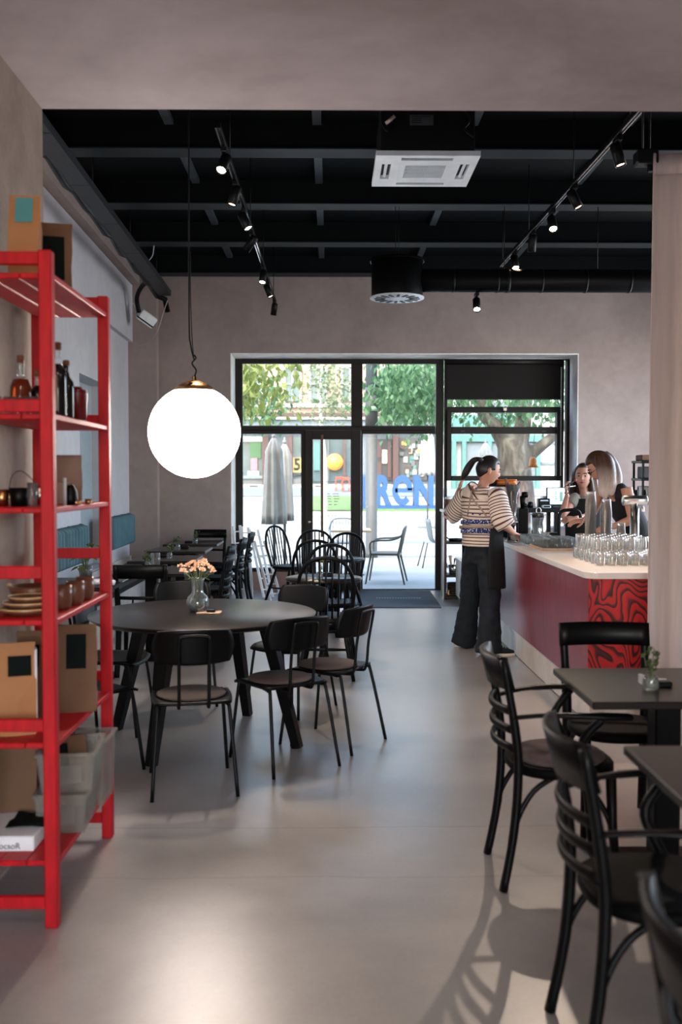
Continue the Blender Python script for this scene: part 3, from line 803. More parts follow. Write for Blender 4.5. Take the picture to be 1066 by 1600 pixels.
MB().sheet([[(-30, y, SL(y) + .03), (30, y, SL(y) + .03)] for y in (52.5, 55, 59)], .02, False).build('roadway', K['asphalt'], gnd)
a, b = W(478, 780, 46).x, W(562, 780, 46).x
lawn = MB().sheet([[(a, y, SL(y) + .04), (b, y, SL(y) + .05)] for y in (44.2, 48, 52)], .03, False).build('lawn', K['lawn']); lawn['kind'] = 'structure'
lw_ = MB().box((a * 0 + W(560, 780, 44.6).x, 44.2, -.02), (W(700, 780, 44.6).x, 44.5, .1)).build('lawn_edge', K['lawn'], lawn)

def fbx(name, x0, x1, y0, y1, D, th, parent, m, zmin=-.02, label=None):
    a, b = W(x0, y1, D), W(x1, y0, D)
    return MB().box((a.x, D, max(a.z, zmin)), (b.x, D + th, b.z)).build(name, K[m], parent, label)
DF = 61.0
hs = thing('town_house', 'peach rendered town house with dark ground floor shopfronts across the street', 'building', W(500, 762, DF))
def hp(name, *a, m, D=DF, th=.4, label=None):
    o = fbx(name, *a, D, th, hs, m, .85, label); o.location = -V(hs.location); return o
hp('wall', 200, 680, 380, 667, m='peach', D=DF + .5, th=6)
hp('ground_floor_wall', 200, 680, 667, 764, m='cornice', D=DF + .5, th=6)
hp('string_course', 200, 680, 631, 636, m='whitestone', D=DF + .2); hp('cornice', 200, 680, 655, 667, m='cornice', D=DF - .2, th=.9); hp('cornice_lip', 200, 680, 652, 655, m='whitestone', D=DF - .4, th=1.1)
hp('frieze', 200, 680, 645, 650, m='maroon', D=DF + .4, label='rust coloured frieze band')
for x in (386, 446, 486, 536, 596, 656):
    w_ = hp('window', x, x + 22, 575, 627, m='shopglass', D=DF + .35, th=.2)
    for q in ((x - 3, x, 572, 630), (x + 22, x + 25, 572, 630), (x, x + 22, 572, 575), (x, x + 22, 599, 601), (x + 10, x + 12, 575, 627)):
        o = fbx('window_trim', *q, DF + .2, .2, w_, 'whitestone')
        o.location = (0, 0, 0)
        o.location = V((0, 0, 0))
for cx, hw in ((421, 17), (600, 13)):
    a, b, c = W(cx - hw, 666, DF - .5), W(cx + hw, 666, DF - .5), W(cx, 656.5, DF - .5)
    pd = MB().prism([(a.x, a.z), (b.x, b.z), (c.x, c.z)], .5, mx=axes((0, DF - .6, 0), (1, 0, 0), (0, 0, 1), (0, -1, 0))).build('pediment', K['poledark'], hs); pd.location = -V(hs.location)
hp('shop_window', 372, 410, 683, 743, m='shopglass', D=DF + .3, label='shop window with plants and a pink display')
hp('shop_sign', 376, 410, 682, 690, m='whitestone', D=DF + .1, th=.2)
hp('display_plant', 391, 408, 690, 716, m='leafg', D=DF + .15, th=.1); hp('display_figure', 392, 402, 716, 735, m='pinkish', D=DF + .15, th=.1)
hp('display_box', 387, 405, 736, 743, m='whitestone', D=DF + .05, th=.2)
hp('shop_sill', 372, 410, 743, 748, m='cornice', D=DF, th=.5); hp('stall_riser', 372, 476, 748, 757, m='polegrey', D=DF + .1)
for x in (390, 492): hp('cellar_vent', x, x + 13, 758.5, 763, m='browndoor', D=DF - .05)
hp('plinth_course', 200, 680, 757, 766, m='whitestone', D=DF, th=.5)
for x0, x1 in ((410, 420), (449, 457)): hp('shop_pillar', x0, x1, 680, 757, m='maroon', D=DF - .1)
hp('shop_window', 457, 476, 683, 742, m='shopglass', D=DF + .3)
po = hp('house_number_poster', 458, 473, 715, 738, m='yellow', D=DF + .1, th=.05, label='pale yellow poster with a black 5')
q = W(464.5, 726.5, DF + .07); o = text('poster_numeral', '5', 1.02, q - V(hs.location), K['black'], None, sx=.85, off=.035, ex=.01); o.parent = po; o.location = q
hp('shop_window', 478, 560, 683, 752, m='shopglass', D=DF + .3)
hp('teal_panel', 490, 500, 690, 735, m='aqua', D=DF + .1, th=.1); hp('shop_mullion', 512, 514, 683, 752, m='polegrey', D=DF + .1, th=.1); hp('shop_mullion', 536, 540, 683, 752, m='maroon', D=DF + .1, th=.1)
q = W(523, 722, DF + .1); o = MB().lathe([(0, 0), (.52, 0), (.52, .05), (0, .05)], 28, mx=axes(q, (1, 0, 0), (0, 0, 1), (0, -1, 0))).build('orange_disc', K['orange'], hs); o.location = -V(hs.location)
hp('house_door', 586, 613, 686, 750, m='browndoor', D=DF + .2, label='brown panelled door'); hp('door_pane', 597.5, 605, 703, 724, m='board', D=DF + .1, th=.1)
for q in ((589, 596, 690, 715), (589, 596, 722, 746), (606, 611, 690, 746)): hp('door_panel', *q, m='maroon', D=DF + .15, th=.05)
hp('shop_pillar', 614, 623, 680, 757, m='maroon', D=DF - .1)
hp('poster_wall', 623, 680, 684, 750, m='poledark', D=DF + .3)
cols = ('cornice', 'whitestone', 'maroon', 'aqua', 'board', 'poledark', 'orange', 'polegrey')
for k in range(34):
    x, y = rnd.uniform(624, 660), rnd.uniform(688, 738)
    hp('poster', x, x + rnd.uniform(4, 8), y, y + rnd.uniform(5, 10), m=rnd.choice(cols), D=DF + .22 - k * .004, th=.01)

ts = thing('teal_shop', 'teal painted shop building behind the plane tree across the street', 'building', W(790, 765, 58))
def tp(name, *a, m, D=58.0, th=.4):
    o = fbx(name, *a, D, th, ts, m, .8); o.location = -V(ts.location); return o
tp('wall', 691, 1000, 380, 768, m='whitestone', D=58.5, th=6)
tp('fascia', 691, 806, 648, 672, m='aqua', D=58.2); tp('header', 691, 850, 679, 690, m='aqua', D=58.1)
for x in (706, 722, 762, 800, 838): tp('shop_post', x, x + 7, 690, 768, m='aqua', D=58.1)
for x in (729, 769, 807): tp('shop_window', x, x + 30, 692, 748, m='cornice', D=58.3, th=.2)
tp('stall_riser', 713, 840, 748, 768, m='aqua', D=58.2); tp('upper_window', 760, 800, 628, 646, m='shopglass', D=58.4, th=.1)
tp('wall_band', 846, 1000, 690, 694, m='cornice', D=58.4); tp('wall_band', 846, 1000, 722, 726, m='cornice', D=58.4)

# foliage helper: bent diamond leaves inside boxes given as (x0,x1,y0,y1,D0,D1,count,size)
def leaves(boxes, droop=.5):
    mb = MB()
    for x0, x1, y0, y1, D0, D1, n, sz in boxes:
        cl = [(rnd.uniform(x0, x1), rnd.uniform(y0, y1), rnd.uniform(D0, D1)) for _ in range(max(6, n // 18))]
        for _ in range(n):
            cx, cy, D = rnd.choice(cl); k = FPX / D
            p = W(cx + rnd.gauss(0, 1) * sz * k * 1.3, cy + rnd.gauss(0, 1) * sz * k * 1.6, D + rnd.uniform(-.6, .6))
            d = V((rnd.uniform(-1, 1), rnd.uniform(-1, 1), -droop + rnd.uniform(-.7, .7))).normalized(); u = d.orthogonal().normalized()
            u = (Matrix.Rotation(rnd.uniform(0, 2 * PI), 3, d) @ u); s_ = sz * rnd.uniform(.6, 1.25)
            nrm = d.cross(u) * (s_ * .12)
            mb.add([p, p + d * s_ * .5 + u * s_ * .3 + nrm, p + d * s_, p + d * s_ * .5 - u * s_ * .3 + nrm], [(0, 1, 2), (0, 2, 3)])
    return mb
def stuffobj(mb, name, m, parent=None, label=None):
    o = mb.build(name, K[m], parent, label, 'stuff'); return o
# big plane tree outside the serving window
DT = 21.0
pt = thing('plane_tree', 'thick mottled plane tree trunk forking outside the serving window', 'tree', H(806, 850, -.02) * 0 + V((W(806, 745, DT).x, DT, -.02)))
tb_ = MB()
def px(x, y, dd=0): return W(x, y, DT + dd)
k = DT / FPX
base = px(808, 745); base.z = -.05
tb_.limb([(base, .62, .6), (px(806, 800), .46, .45), (px(804, 745), 28 * k, 28 * k), (px(802, 712), 25 * k, 25 * k), (px(800, 690), 23 * k, 23 * k)], 16, 5)
tb_.limb([(px(800, 700), 20 * k, 20 * k), (px(788, 684), 17 * k, 15 * k), (px(772, 664), 12 * k, 12 * k), (px(756, 648), 10 * k, 10 * k), (px(750, 622), 9 * k, 9 * k), (px(735, 560, .5), 7 * k, 7 * k), (px(700, 470, 1), 4 * k, 4 * k)], 12, 4)
tb_.limb([(px(806, 700), 18 * k, 18 * k), (px(813, 682), 15 * k, 15 * k), (px(818, 660), 13 * k, 13 * k), (px(820, 630), 12 * k, 12 * k), (px(826, 560), 9 * k, 9 * k), (px(850, 450, -1), 5 * k, 5 * k)], 12, 4)
tb_.limb([(px(814, 722), 14 * k, 14 * k), (px(832, 708), 10 * k, 10 * k), (px(852, 692), 9 * k, 9 * k), (px(878, 668), 7.5 * k, 7.5 * k), (px(930, 610, -1), 5 * k, 5 * k)], 12, 4)
tb_.solid('trunk', K['bark'], pt, .06, 3).location = -V(pt.location)
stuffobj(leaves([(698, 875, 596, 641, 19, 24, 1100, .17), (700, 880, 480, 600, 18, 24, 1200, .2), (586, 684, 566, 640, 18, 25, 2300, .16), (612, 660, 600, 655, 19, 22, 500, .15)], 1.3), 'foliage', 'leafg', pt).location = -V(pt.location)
# tree at the left: large yellow green leaves, trunk standing behind the wall pier
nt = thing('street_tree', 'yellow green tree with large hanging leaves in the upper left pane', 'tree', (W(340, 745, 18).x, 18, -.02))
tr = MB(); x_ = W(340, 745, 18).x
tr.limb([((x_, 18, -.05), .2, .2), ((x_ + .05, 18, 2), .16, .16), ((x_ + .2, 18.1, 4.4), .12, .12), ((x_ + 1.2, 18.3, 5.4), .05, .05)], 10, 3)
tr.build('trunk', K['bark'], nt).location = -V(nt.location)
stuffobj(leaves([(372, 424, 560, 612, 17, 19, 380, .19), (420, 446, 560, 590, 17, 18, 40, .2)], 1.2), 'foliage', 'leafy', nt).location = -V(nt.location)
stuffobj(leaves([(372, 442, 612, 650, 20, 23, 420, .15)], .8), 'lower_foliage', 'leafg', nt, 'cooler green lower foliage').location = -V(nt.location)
for (x, y) in ((462, 586), (467, 599), (455, 572), (460, 560)):
    p = W(x, y - 8, 16); l = MB()
    l.add([p, p + V((.07, .02, -.08)), p + V((.01, 0, -.2)), p + V((-.06, .02, -.09)), p + V((0, -.02, -.09))], [(0, 1, 4), (1, 2, 4), (2, 3, 4), (3, 0, 4)])
    l.build('leaf', K['leafy'], nt).location = -V(nt.location)
mt = thing('slender_tree', 'airy olive tree with pale straight trunk seen through the door pane', 'tree', (W(508, 780, 43).x, 43, -.02))
x_ = W(508, 780, 43).x
MB().limb([((x_, 43, -.1), .1, .1), ((x_, 43, 2.2), .085, .085), ((x_ - .2, 43, 4.4), .07, .07), ((x_ - .1, 43, 7), .03, .03)], 10, 4).build('trunk', K['palebark'], mt).location = -V(mt.location)
stuffobj(leaves([(484, 546, 562, 640, 40, 45, 800, .2), (480, 540, 630, 660, 41, 44, 260, .16), (462, 490, 600, 655, 41, 45, 90, .16)], .3), 'foliage', 'leafo', mt).location = -V(mt.location)

# big blue letters on a plinth
DL = 45.0
ls = thing('letter_sign', 'huge blue free standing letters on a blue plinth on the square', 'sign', W(622, 797, DL))
def letter(ch, x0, x1, y0, y1):
    cu = bpy.data.curves.new('l', 'FONT'); cu.body = ch; cu.size = 1; cu.extrude = .16; cu.offset = .05; cu.bevel_depth = 0
    t = bpy.data.objects.new('l', cu); COL.objects.link(t)
    me = bpy.data.meshes.new_from_object(t.evaluated_get(bpy.context.evaluated_depsgraph_get())); bpy.data.objects.remove(t)
    xs = [v.co.x for v in me.vertices]; ys = [v.co.y for v in me.vertices]
    a, b = W(x0, y1, DL), W(x1, y0, DL)
    for v in me.vertices:
        c = v.co.copy()
        v.co = V((a.x + (c.x - min(xs)) / (max(xs) - min(xs)) * (b.x - a.x), DL - c.z * 2, a.z + (c.y - min(ys)) / (max(ys) - min(ys)) * (b.z - a.z))) - V(ls.location)
    me.materials.clear(); me.materials.append(K['blue']); me.name = 'letter'
    o = bpy.data.objects.new('letter', me); COL.objects.link(o); o.parent = ls
letter('T', 556, 584, 742, 790); letter('R', 587, 612, 742, 790); a_, b_ = W(613, 790, DL), W(644, 742, DL); cx_, cz_ = (a_.x + b_.x) / 2, (a_.z + b_.z) / 2; ro_, rz_ = (b_.x - a_.x) / 2, (b_.z - a_.z) / 2
angs = [0.0 + (2 * PI - .75) * k / 30 for k in range(31)]
outl = [(cx_ + ro_ * math.cos(q), cz_ + rz_ * math.sin(q)) for q in angs] + [(cx_ + ro_ * .5 * math.cos(q), cz_ + rz_ * .55 * math.sin(q)) for q in angs[::-1]]
em_ = MB().prism(outl, .32, mx=axes((0, DL - .32 + .32, 0), (1, 0, 0), (0, 0, 1), (0, -1, 0))); em_.box((cx_ - ro_ * .75, DL - .32, cz_ - rz_ * .14), (cx_ + ro_ * .99, DL, cz_ + rz_ * .14))
em_.build('letter', K['blue'], ls).location = -V(ls.location)
letter('N', 646, 677, 742, 790)
o = fbx('plinth', 552, 690, 790, 799, DL - .3, .9, ls, 'blue', -.1); o.location = -V(ls.location)

# lamp post
DPo = 19.0; q = W(580.5, 745, DPo); r_ = 9.3 / FPX * DPo
lp = thing('lamp_post', 'thick grey lamp post with dark sleeve outside the glass front', 'lamp post', (q.x, DPo, -.02))
zz = lambda y: W(580, y, DPo).z
MB().lathe([(0, 0), (r_ * 1.05, 0), (r_ * 1.05, .1), (r_, .12), (r_, zz(668)), (0, zz(668))], 24).build('pole', K['polegrey'], lp)
MB().lathe([(r_ * .9, zz(668)), (r_ * 1.06, zz(668)), (r_ * 1.06, zz(604)), (r_ * .9, zz(604))], 24).build('sleeve', K['poledark'], lp, 'dark sleeve')
MB().lathe([(r_ * 1.0, zz(641)), (r_ * 1.14, zz(641)), (r_ * 1.14, zz(634)), (r_, zz(634))], 24).build('ring', K['polering'], lp, 'pale green ring')
MB().lathe([(0, zz(604)), (r_ * .95, zz(604)), (r_ * .95, 9), (0, 9)], 24).build('upper_pole', K['cornice'], lp, 'pale upper pole')

def parasol(label, x0, x1, y0, y1, D, m):
    c = W((x0 + x1) / 2, y1, D); r = (x1 - x0) / 2 / FPX * D; h = (y1 - y0) / FPX * D; cx = c.x
    t = thing('closed_parasol', label, 'parasol', (cx, D, -.02))
    z1 = c.z + h; z0 = c.z
    wob = lambda a, j: 1 + (.16 if j > 1 else .03) * math.sin(a * 8 + j * .25)
    MB().lathe([(r * .0, z0 + .1), (r * .82, z0 + .03), (r, z0 + .0), (r * .98, z0 + .12 * h), (r * .86, z0 + .4 * h), (r * .74, z0 + .7 * h), (r * .68, z0 + .8 * h), (r * .7, z0 + .83 * h), (r * .42, z0 + .93 * h), (r * .12, z1), (0, z1)], 48, wob=wob).build('canopy', K[m], t)
    MB().lathe([(0, z1 - .02), (.03, z1 - .02), (.035, z1 + .03), (.012, z1 + .05), (.02, z1 + .075), (0, z1 + .09)], 10).build('finial', K[m], t)
    MB().tube([(0, 0, .06), (0, 0, z0 + .15)], .024, 10).build('pole', K['poledark'], t)
    MB().box((-.3, -.3, 0), (.3, .3, .06), .01).build('base', K['cornice'], t)
parasol('tall cream closed parasol, the left one of the overlapping pair outside', 411, 446, 681, 817, 15.4, 'canvas')
parasol('smaller cream closed parasol, right and behind its taller neighbour', 432, 458, 690, 812, 16.4, 'canvas')
parasol('grey white closed parasol beside the blue letters', 656, 681, 672, 742, 30, 'canvasw')
parasol('white closed parasol tip outside the serving window behind ponytail', 744, 773, 690, 790, 24, 'canvasw')

# outdoor furniture
def outchair(label, X, Y, rz, m='taupe'):
    t = thing('outdoor_armchair', label, 'chair', (X, Y, -.02), rz)
    st = MB(); st.prism(roundrect(.5, .46, .06), .03, z0=.42); st.build('seat', K[m], t)
    for sx in (-1, 1):
        MB().tube([(sx * .2, -.2, .43), (sx * .27, -.27, 0)], [.018, .012]).build('leg', K[m], t)
        MB().tube([(sx * .2, .2, .43), (sx * .27, .3, 0)], [.018, .012]).build('leg', K[m], t)
        MB().tube(curve([(sx * .23, -.2, .43), (sx * .27, -.2, .6), (sx * .27, -.1, .64), (sx * .27, .1, .65), (sx * .24, .24, .7), (sx * .2, .28, .8)]), .014).build('arm', K[m], t)
    MB().tube(curve([(-.23, .2, .43), (-.22, .26, .7), (-.16, .29, .82), (0, .31, .84), (.16, .29, .82), (.22, .26, .7), (.23, .2, .43)]), .014).build('back_frame', K[m], t)
    for i in range(7):
        x = -.17 + i * .057; MB().tube([(x, .215, .44), (x, .3, .82)], .007, 6).build('back_slat', K[m], t)
    return t
q = W(603, 745, 14.5); outchair('taupe outdoor armchair on the pavement facing left', q.x, 14.5, -PI / 2 - .15)
q = W(562, 745, 16.6); outchair('grey outdoor armchair behind the little wooden terrace table', q.x - .25, 16.9, .1, 'greyplastic')
def shell(label, X, Y, rz):
    t = thing('outdoor_chair', label, 'chair', (X, Y, -.02), rz)
    g = [[(x * (1 - .12 * abs(v - .5)), .0 + (.2 - .44 * v if v < .55 else -.042 - .12 * (v - .55) - .0), (.45 - .03 * math.sin(v * 4) if v < .5 else .44 + (v - .5) * .78) + .5 * x * x) for v in [j / 12 for j in range(13)]] for x in [-.22 + .044 * i for i in range(11)]]
    MB().sheet(g, .012).build('shell', K['greyplastic'], t)
    for sx in (-1, 1):
        for sy in (-1, 1): MB().tube([(sx * .15, sy * .12, .43), (sx * .22, sy * .22, 0)], .011).build('leg', K['poledark'], t)
q = W(672, 745, 17); shell('grey plastic shell chair at the right edge of the glass front', q.x + .05, 17, -PI / 2 + .1)
q = W(553, 745, 15.6)
tt = thing('terrace_table', 'small terrace table with light wood top outside the door', 'table', (q.x - .05, 15.6, -.02))
MB().box((-.32, -.32, .7), (.32, .32, .735), .005).build('tabletop', K['board'], tt); MB().tube([(0, 0, .02), (0, 0, .7)], .03).build('column', K['polegrey'], tt); MB().lathe([(0, 0), (.22, 0), (.22, .015), (0, .03)], 20).build('base', K['polegrey'], tt)
q = W(470, 745, 16)
def stool(label, X, Y, z):
    t = thing('red_terrace_chair', label, 'chair', (X, Y, z), .2)
    MB().box((-.22, -.22, .42), (.22, .22, .46), .01).build('seat', K['redpaint'], t)
    for sx in (-1, 1):
        for sy in (-1, 1): MB().box((sx * .2 - .02, sy * .2 - .02, 0), (sx * .2 + .02, sy * .2 + .02, .42 if sy < 0 else .85)).build('leg', K['redpaint'], t)
    MB().box((-.22, .18, .7), (.22, .22, .85), .01).build('backrest', K['redpaint'], t)
q = W(531, 760, 56); stool('orange red chair far across the street, the left one', q.x, 56, SL(56) + .03)
q = W(541, 760, 56); stool('orange red chair far across the street, right of its twin', q.x, 55.6, SL(55.6) + .03)
# orange bell lantern hanging in the serving window
q = W(833, 722, 13.54)
bl_ = thing('hanging_lantern', 'small orange bell lantern hanging outside the serving window', 'lantern', q)
MB().lathe([(0, -.07), (.05, -.07), (.075, -.075), (.05, -.03), (.055, .02), (.035, .06), (0, .075)], 16).build('bell', K['orange'], bl_)
MB().tube([(0, 0, .06), (0, -.02, .2), (0, -.1, W(833, 676, 13.44).z - q.z)], .004, 5).build('cord', K['poledark'], bl_)

# ================================================================ FURNITURE
def rsheet(w, d, k, n, fz, th, cx=0, cy=0):
    """rounded-square curved panel; fz(u,v)->(dy,z) offsets"""
    g = []
    for i in range(n + 1):
        u = -1 + 2 * i / n; row = []
        for j in range(n + 1):
            v = -1 + 2 * j / n
            x = u * math.sqrt(1 - k * v * v / 2); y = v * math.sqrt(1 - k * u * u / 2)
            row.append(fz(x, y))
        g.append(row)
    return MB().sheet(g, th)
# --- plywood chair on thin steel tube
def plychair(label, x, y, rz, pad, group='plywood chairs around the round table'):
    t = thing('plywood_chair', label, 'chair', (x, y, 0), rz, group)
    rsheet(.4, .4, .3, 14, lambda u, v: (u * .2, v * .2, .452 - .012 * (1 - u * u) * (1 - v * v) - .03 * max(0, (v - .55) / .45) ** 2), .013).build('seat', K['black'], t)
    rsheet(.4, .17, .42, 14, lambda u, v: (u * .2, -.235 + .055 * u * u - .018 * v, .725 + v * .088), .012).build('backrest', K['black'], t)
    MB().tube(curve([(-.072, -.02, .428), (-.072, -.17, .425), (-.072, -.215, .45), (-.072, -.232, .6), (-.072, -.262, .76), (-.05, -.266, .785), (.05, -.266, .785), (.072, -.262, .76), (.072, -.232, .6), (.072, -.215, .45), (.072, -.17, .425), (.072, -.02, .428)], 4), .0085, 8).build('back_tube', K['blackmetal'], t)
    for s in (-1, 1):
        MB().tube(curve([(s * .15, .02, .432), (s * .165, .13, .43), (s * .172, .155, .405), (s * .2, .205, .0)], 4), .0095, 8).build('leg', K['blackmetal'], t)
        MB().tube(curve([(s * .15, -.02, .432), (s * .168, -.16, .43), (s * .175, -.19, .405), (s * .205, -.275, .0)], 4), .0095, 8).build('leg', K['blackmetal'], t)
    MB().tube([(-.15, .02, .43), (.15, .02, .43)], .0085, 8).build('seat_rail', K['blackmetal'], t)
    if pad: MB().lathe([(0, .452), (.17, .452), (.176, .458), (.17, .464), (0, .462)], 28).build('seat_pad', K['pad'], t, 'round brown felt pad')
    return t
plychair('black plywood chair seen from behind, in front of the round table', -.70, 4.93, .2, True)
plychair('black plywood chair with felt pad, second from the right at the round table', -.27, 5.31, .594, True)
plychair('black plywood chair with felt pad, rightmost at the round table', -.01, 5.70, 1.04, True)
plychair('black plywood chair at far right behind the round table, back tilted', -.27, 6.46, 2.62, False)
plychair('black plywood chair facing the viewer across the round table, behind the vase', -1.0, 6.72, PI + .22, False)
plychair('black plywood chair at the left of the round table, farther of two by red shelf', -1.33, 6.0, -PI / 2 - .1, False)
plychair('black plywood chair at the left of the round table, nearer of two by red shelf', -1.27, 5.13, -.72, False)

# --- big round table
TC = H(318, 957, .75)
rt = thing('round_table', 'large round black dining table under the globe lamp', 'table', (TC.x, TC.y, 0))
MB().lathe([(0, .722), (.64, .722), (.662, .74), (.665, .748), (.66, .75), (0, .75)], 72).build('tabletop', K['top'], rt)
MB().lathe([(.36, .68), (.40, .68), (.40, .722), (.36, .722), (.36, .68)], 40).build('apron_ring', K['black'], rt)
for k in range(4):
    a = -.36 - PI / 2 * k; c, s = math.cos(a), math.sin(a)
    MB().tube([(.40 * c, .40 * s, .722), (.60 * c, .60 * s, 0)], [.052, .036], 4, side=(math.cos(a + PI / 4), math.sin(a + PI / 4), 0), smooth=False).build('leg', K['black'], rt)

# --- square pedestal tables
def pedestal(label, x0, x1, y0, y1, group, z=.75):
    t = thing('square_table', label, 'table', ((x0 + x1) / 2, (y0 + y1) / 2, 0), 0, group)
    w, d = (x1 - x0) / 2, (y1 - y0) / 2
    MB().box((-w, -d, z - .028), (w, d, z), .004).build('tabletop', K['top'], t)
    MB().box((-.05, -.05, .02), (.05, .05, z - .05), .006).build('column', K['black'], t)
    MB().box((-.2, -.2, z - .05), (.2, .2, z - .028), .003).build('top_plate', K['blackmetal'], t)
    MB().box((-.24, -.24, 0), (.24, .24, .022), .006).build('base_plate', K['blackmetal'], t)
    return t
g_ = 'square tables along the teal cushions'
pedestal('small black square table farthest along the left wall', -1.98, -1.335, 11.61, 12.35, g_)
pedestal('small black square table second from the far end of left wall row', -1.965, -1.335, 10.5, 11.18, g_)
pedestal('small black square table with water tumbler in front, third from the far end', -1.92, -1.29, 9.28, 9.98, g_)
pedestal('small black square table with water tumbler and napkin, fourth from the far end', -1.86, -1.2, 8.07, 8.77, g_)
pedestal('black table with rolled napkin seen between the red shelf posts', -2.2, -1.58, 7.08, 7.78, g_)
g_ = 'foreground tables at the right'
pedestal('black square table with sprig vase beside the curtain at right', .935, 1.66, 3.44, 4.06, g_)
pedestal('black table cut by right picture edge, nearest the camera', .875, 1.6, 2.2, 2.88, g_)

# --- bentwood café chairs
def bow(z0, z1, hw, y, sag, th, lean=0.0, n=10):
    g = [[(-hw + 2 * hw * i / n, y - sag * (1 - (2 * i / n - 1) ** 2) - lean * v, z0 + (z1 - z0) * v) for v in (0, .5, 1)] for i in range(n + 1)]
    return MB().sheet(g, th)
def seatmb(r=.205, z=.44):
    pts = [(r * 1.02 * math.copysign(abs(math.cos(a)) ** .8, math.cos(a)), r * math.copysign(abs(math.sin(a)) ** .8, math.sin(a))) for a in [2 * PI * k / 28 for k in range(28)]]
    m = MB(); n = 28
    for k, (s_, zz) in enumerate(((.93, z - .02), (1, z - .012), (1, z + .012), (.95, z + .02), (.6, z + .012))):
        m.v += [V((x * s_, y * s_, zz)) for x, y in pts]; m.t += [0.0] * n
    for k in range(4):
        for i in range(n):
            j = (i + 1) % n; m.f.append((k * n + i, k * n + j, (k + 1) * n + j, (k + 1) * n + i)); m.sm.append(True)
    m.f += [tuple(range(n))[::-1], tuple(4 * n + i for i in range(n))]; m.sm += [False, False]
    return m
def cafechair(name, label, x, y, rz, kind, arms=False, pad=None, group=None):
    t = thing(name, label, 'chair', (x, y, 0), rz, group); m = K['black']
    seatmb().build('seat', K['blackseat'], t)
    for s in (-1, 1):
        MB().tube(curve([(s * .185, -.245, 0), (s * .178, -.205, .22), (s * .178, -.19, .45), (s * .182, -.205, .62), (s * .19, -.25, .87)], 4), [.021] * 4 + [.022] * 9 + [.019] * 4, 8, flat=.8, side=(1, 0, 0)).build('rear_leg', m, t)
        MB().tube([(s * .17, .16, .43), (s * .175, .165, .25), (s * .185, .185, 0)], [.021, .019, .014], 8).build('front_leg', m, t)
    if kind == 'ladder':
        bow(.755, .875, .195, -.222, .055, .02, .03).build('top_rail', m, t)
        for z in (.535, .605, .675):
            MB().tube([(-.185 + .37 * i / 10, -.2 - (z - .5) * .06 - .05 * (1 - (i / 5 - 1) ** 2), z) for i in range(11)], .017, 8, flat=.6, side=(0, 0, 1)).build('slat', m, t)
    else:
        bow(.765, .87, .21, -.225, .04, .02, .02).build('top_rail', m, t)
        bow(.60, .625, .182, -.2, .035, .016).build('lower_rail', m, t)
        if kind == 'spindle':
            bow(.50, .52, .18, -.195, .03, .016).build('lower_rail', m, t)
            for x_ in (-.06, .06): MB().tube([(x_, -.222, .45), (x_, -.232, .61)], .007, 6).build('spindle', m, t)
    for s in (-1, 1):
        MB().tube(curve([(s * .182, -.212, .17), (s * .175, -.19, .27), (s * .165, -.13, .37), (s * .15, -.04, .425)], 4), .011, 8).build('brace', m, t)
        MB().tube(curve([(s * .178, .172, .17), (s * .172, .15, .27), (s * .16, .09, .37), (s * .15, .02, .425)], 4), .011, 8).build('brace', m, t)
        if arms:
            a = MB().tube(curve([(s * .19, -.21, .655), (s * .225, -.1, .672), (s * .252, .04, .676), (s * .25, .15, .672), (s * .24, .215, .668)], 4), [.015] * 6 + [.02] * 4 + [.026] * 6 + [.018], 10, flat=.55, side=(1, 0, 0))
            ar = a.build('armrest', m, t)
            MB().tube(curve([(s * .245, .11, .668), (s * .225, .04, .58), (s * .21, .06, .5), (s * .2, .1, .425)], 4), .0165, 8).build('arm_support', m, ar)
    if pad:
        MB().lathe([(0, .455), (.17, .455), (.18, .465), (.165, .482), (.05, .476), (0, .474)], 24).build('seat_pad', K[pad], t, 'round mottled seat cushion')
    return t
add('cushion', mat('mottled_mauve_cushion', '#5c4c4d', .95, var=.3, vs=12, bump=.4, bs=60))
g_ = 'bentwood armchairs at the right'
cafechair('bentwood_armchair', 'black bentwood ladderback armchair with mottled cushion at table by the curtain', .895, 3.79, -PI / 2, 'ladder', True, 'cushion', g_)
cafechair('bentwood_armchair', 'black bentwood ladderback armchair without cushion, in the right foreground', .885, 2.60, -PI / 2, 'ladder', True, None, g_)
cafechair('bentwood_armchair', 'black bentwood armchair cropped by lower right picture corner', .80, 1.47, -PI / 2 + .06, 'ladder', True, None, g_)
b4 = cafechair('cafe_chair', 'black wide backed cafe chair facing the viewer in front of red plywood', 1.27, 4.28, PI - .03, 'rail', False)
b4c = [c for c in b4.children if c.name.startswith('seat')][0]; b4c['label'] = 'dark seat'
g_ = 'cafe chairs along the teal cushions'
cafechair('cafe_chair', 'black cafe chair with two lower rails seen from behind beside the red shelf', -1.47, 7.78, .05, 'spindle', group=g_)
cafechair('cafe_chair', 'black wide backed cafe chair at far end of the left wall tables', -1.53, 12.3 + .05, PI, 'rail', group=g_)
g_ = 'ladderback chairs along the aisle'
for (x, y, l) in ((-1.12, 8.42, 'nearest of the four along the aisle'), (-1.22, 9.65, 'second of the four along the aisle'), (-1.2, 10.75, 'third of the four along the aisle'), (-1.2, 11.85, 'farthest of the four along the aisle')):
    cafechair('ladderback_chair', 'black ladderback bentwood chair pushed to a square table, ' + l, x, y, PI / 2 + .0, 'ladder', group=g_)

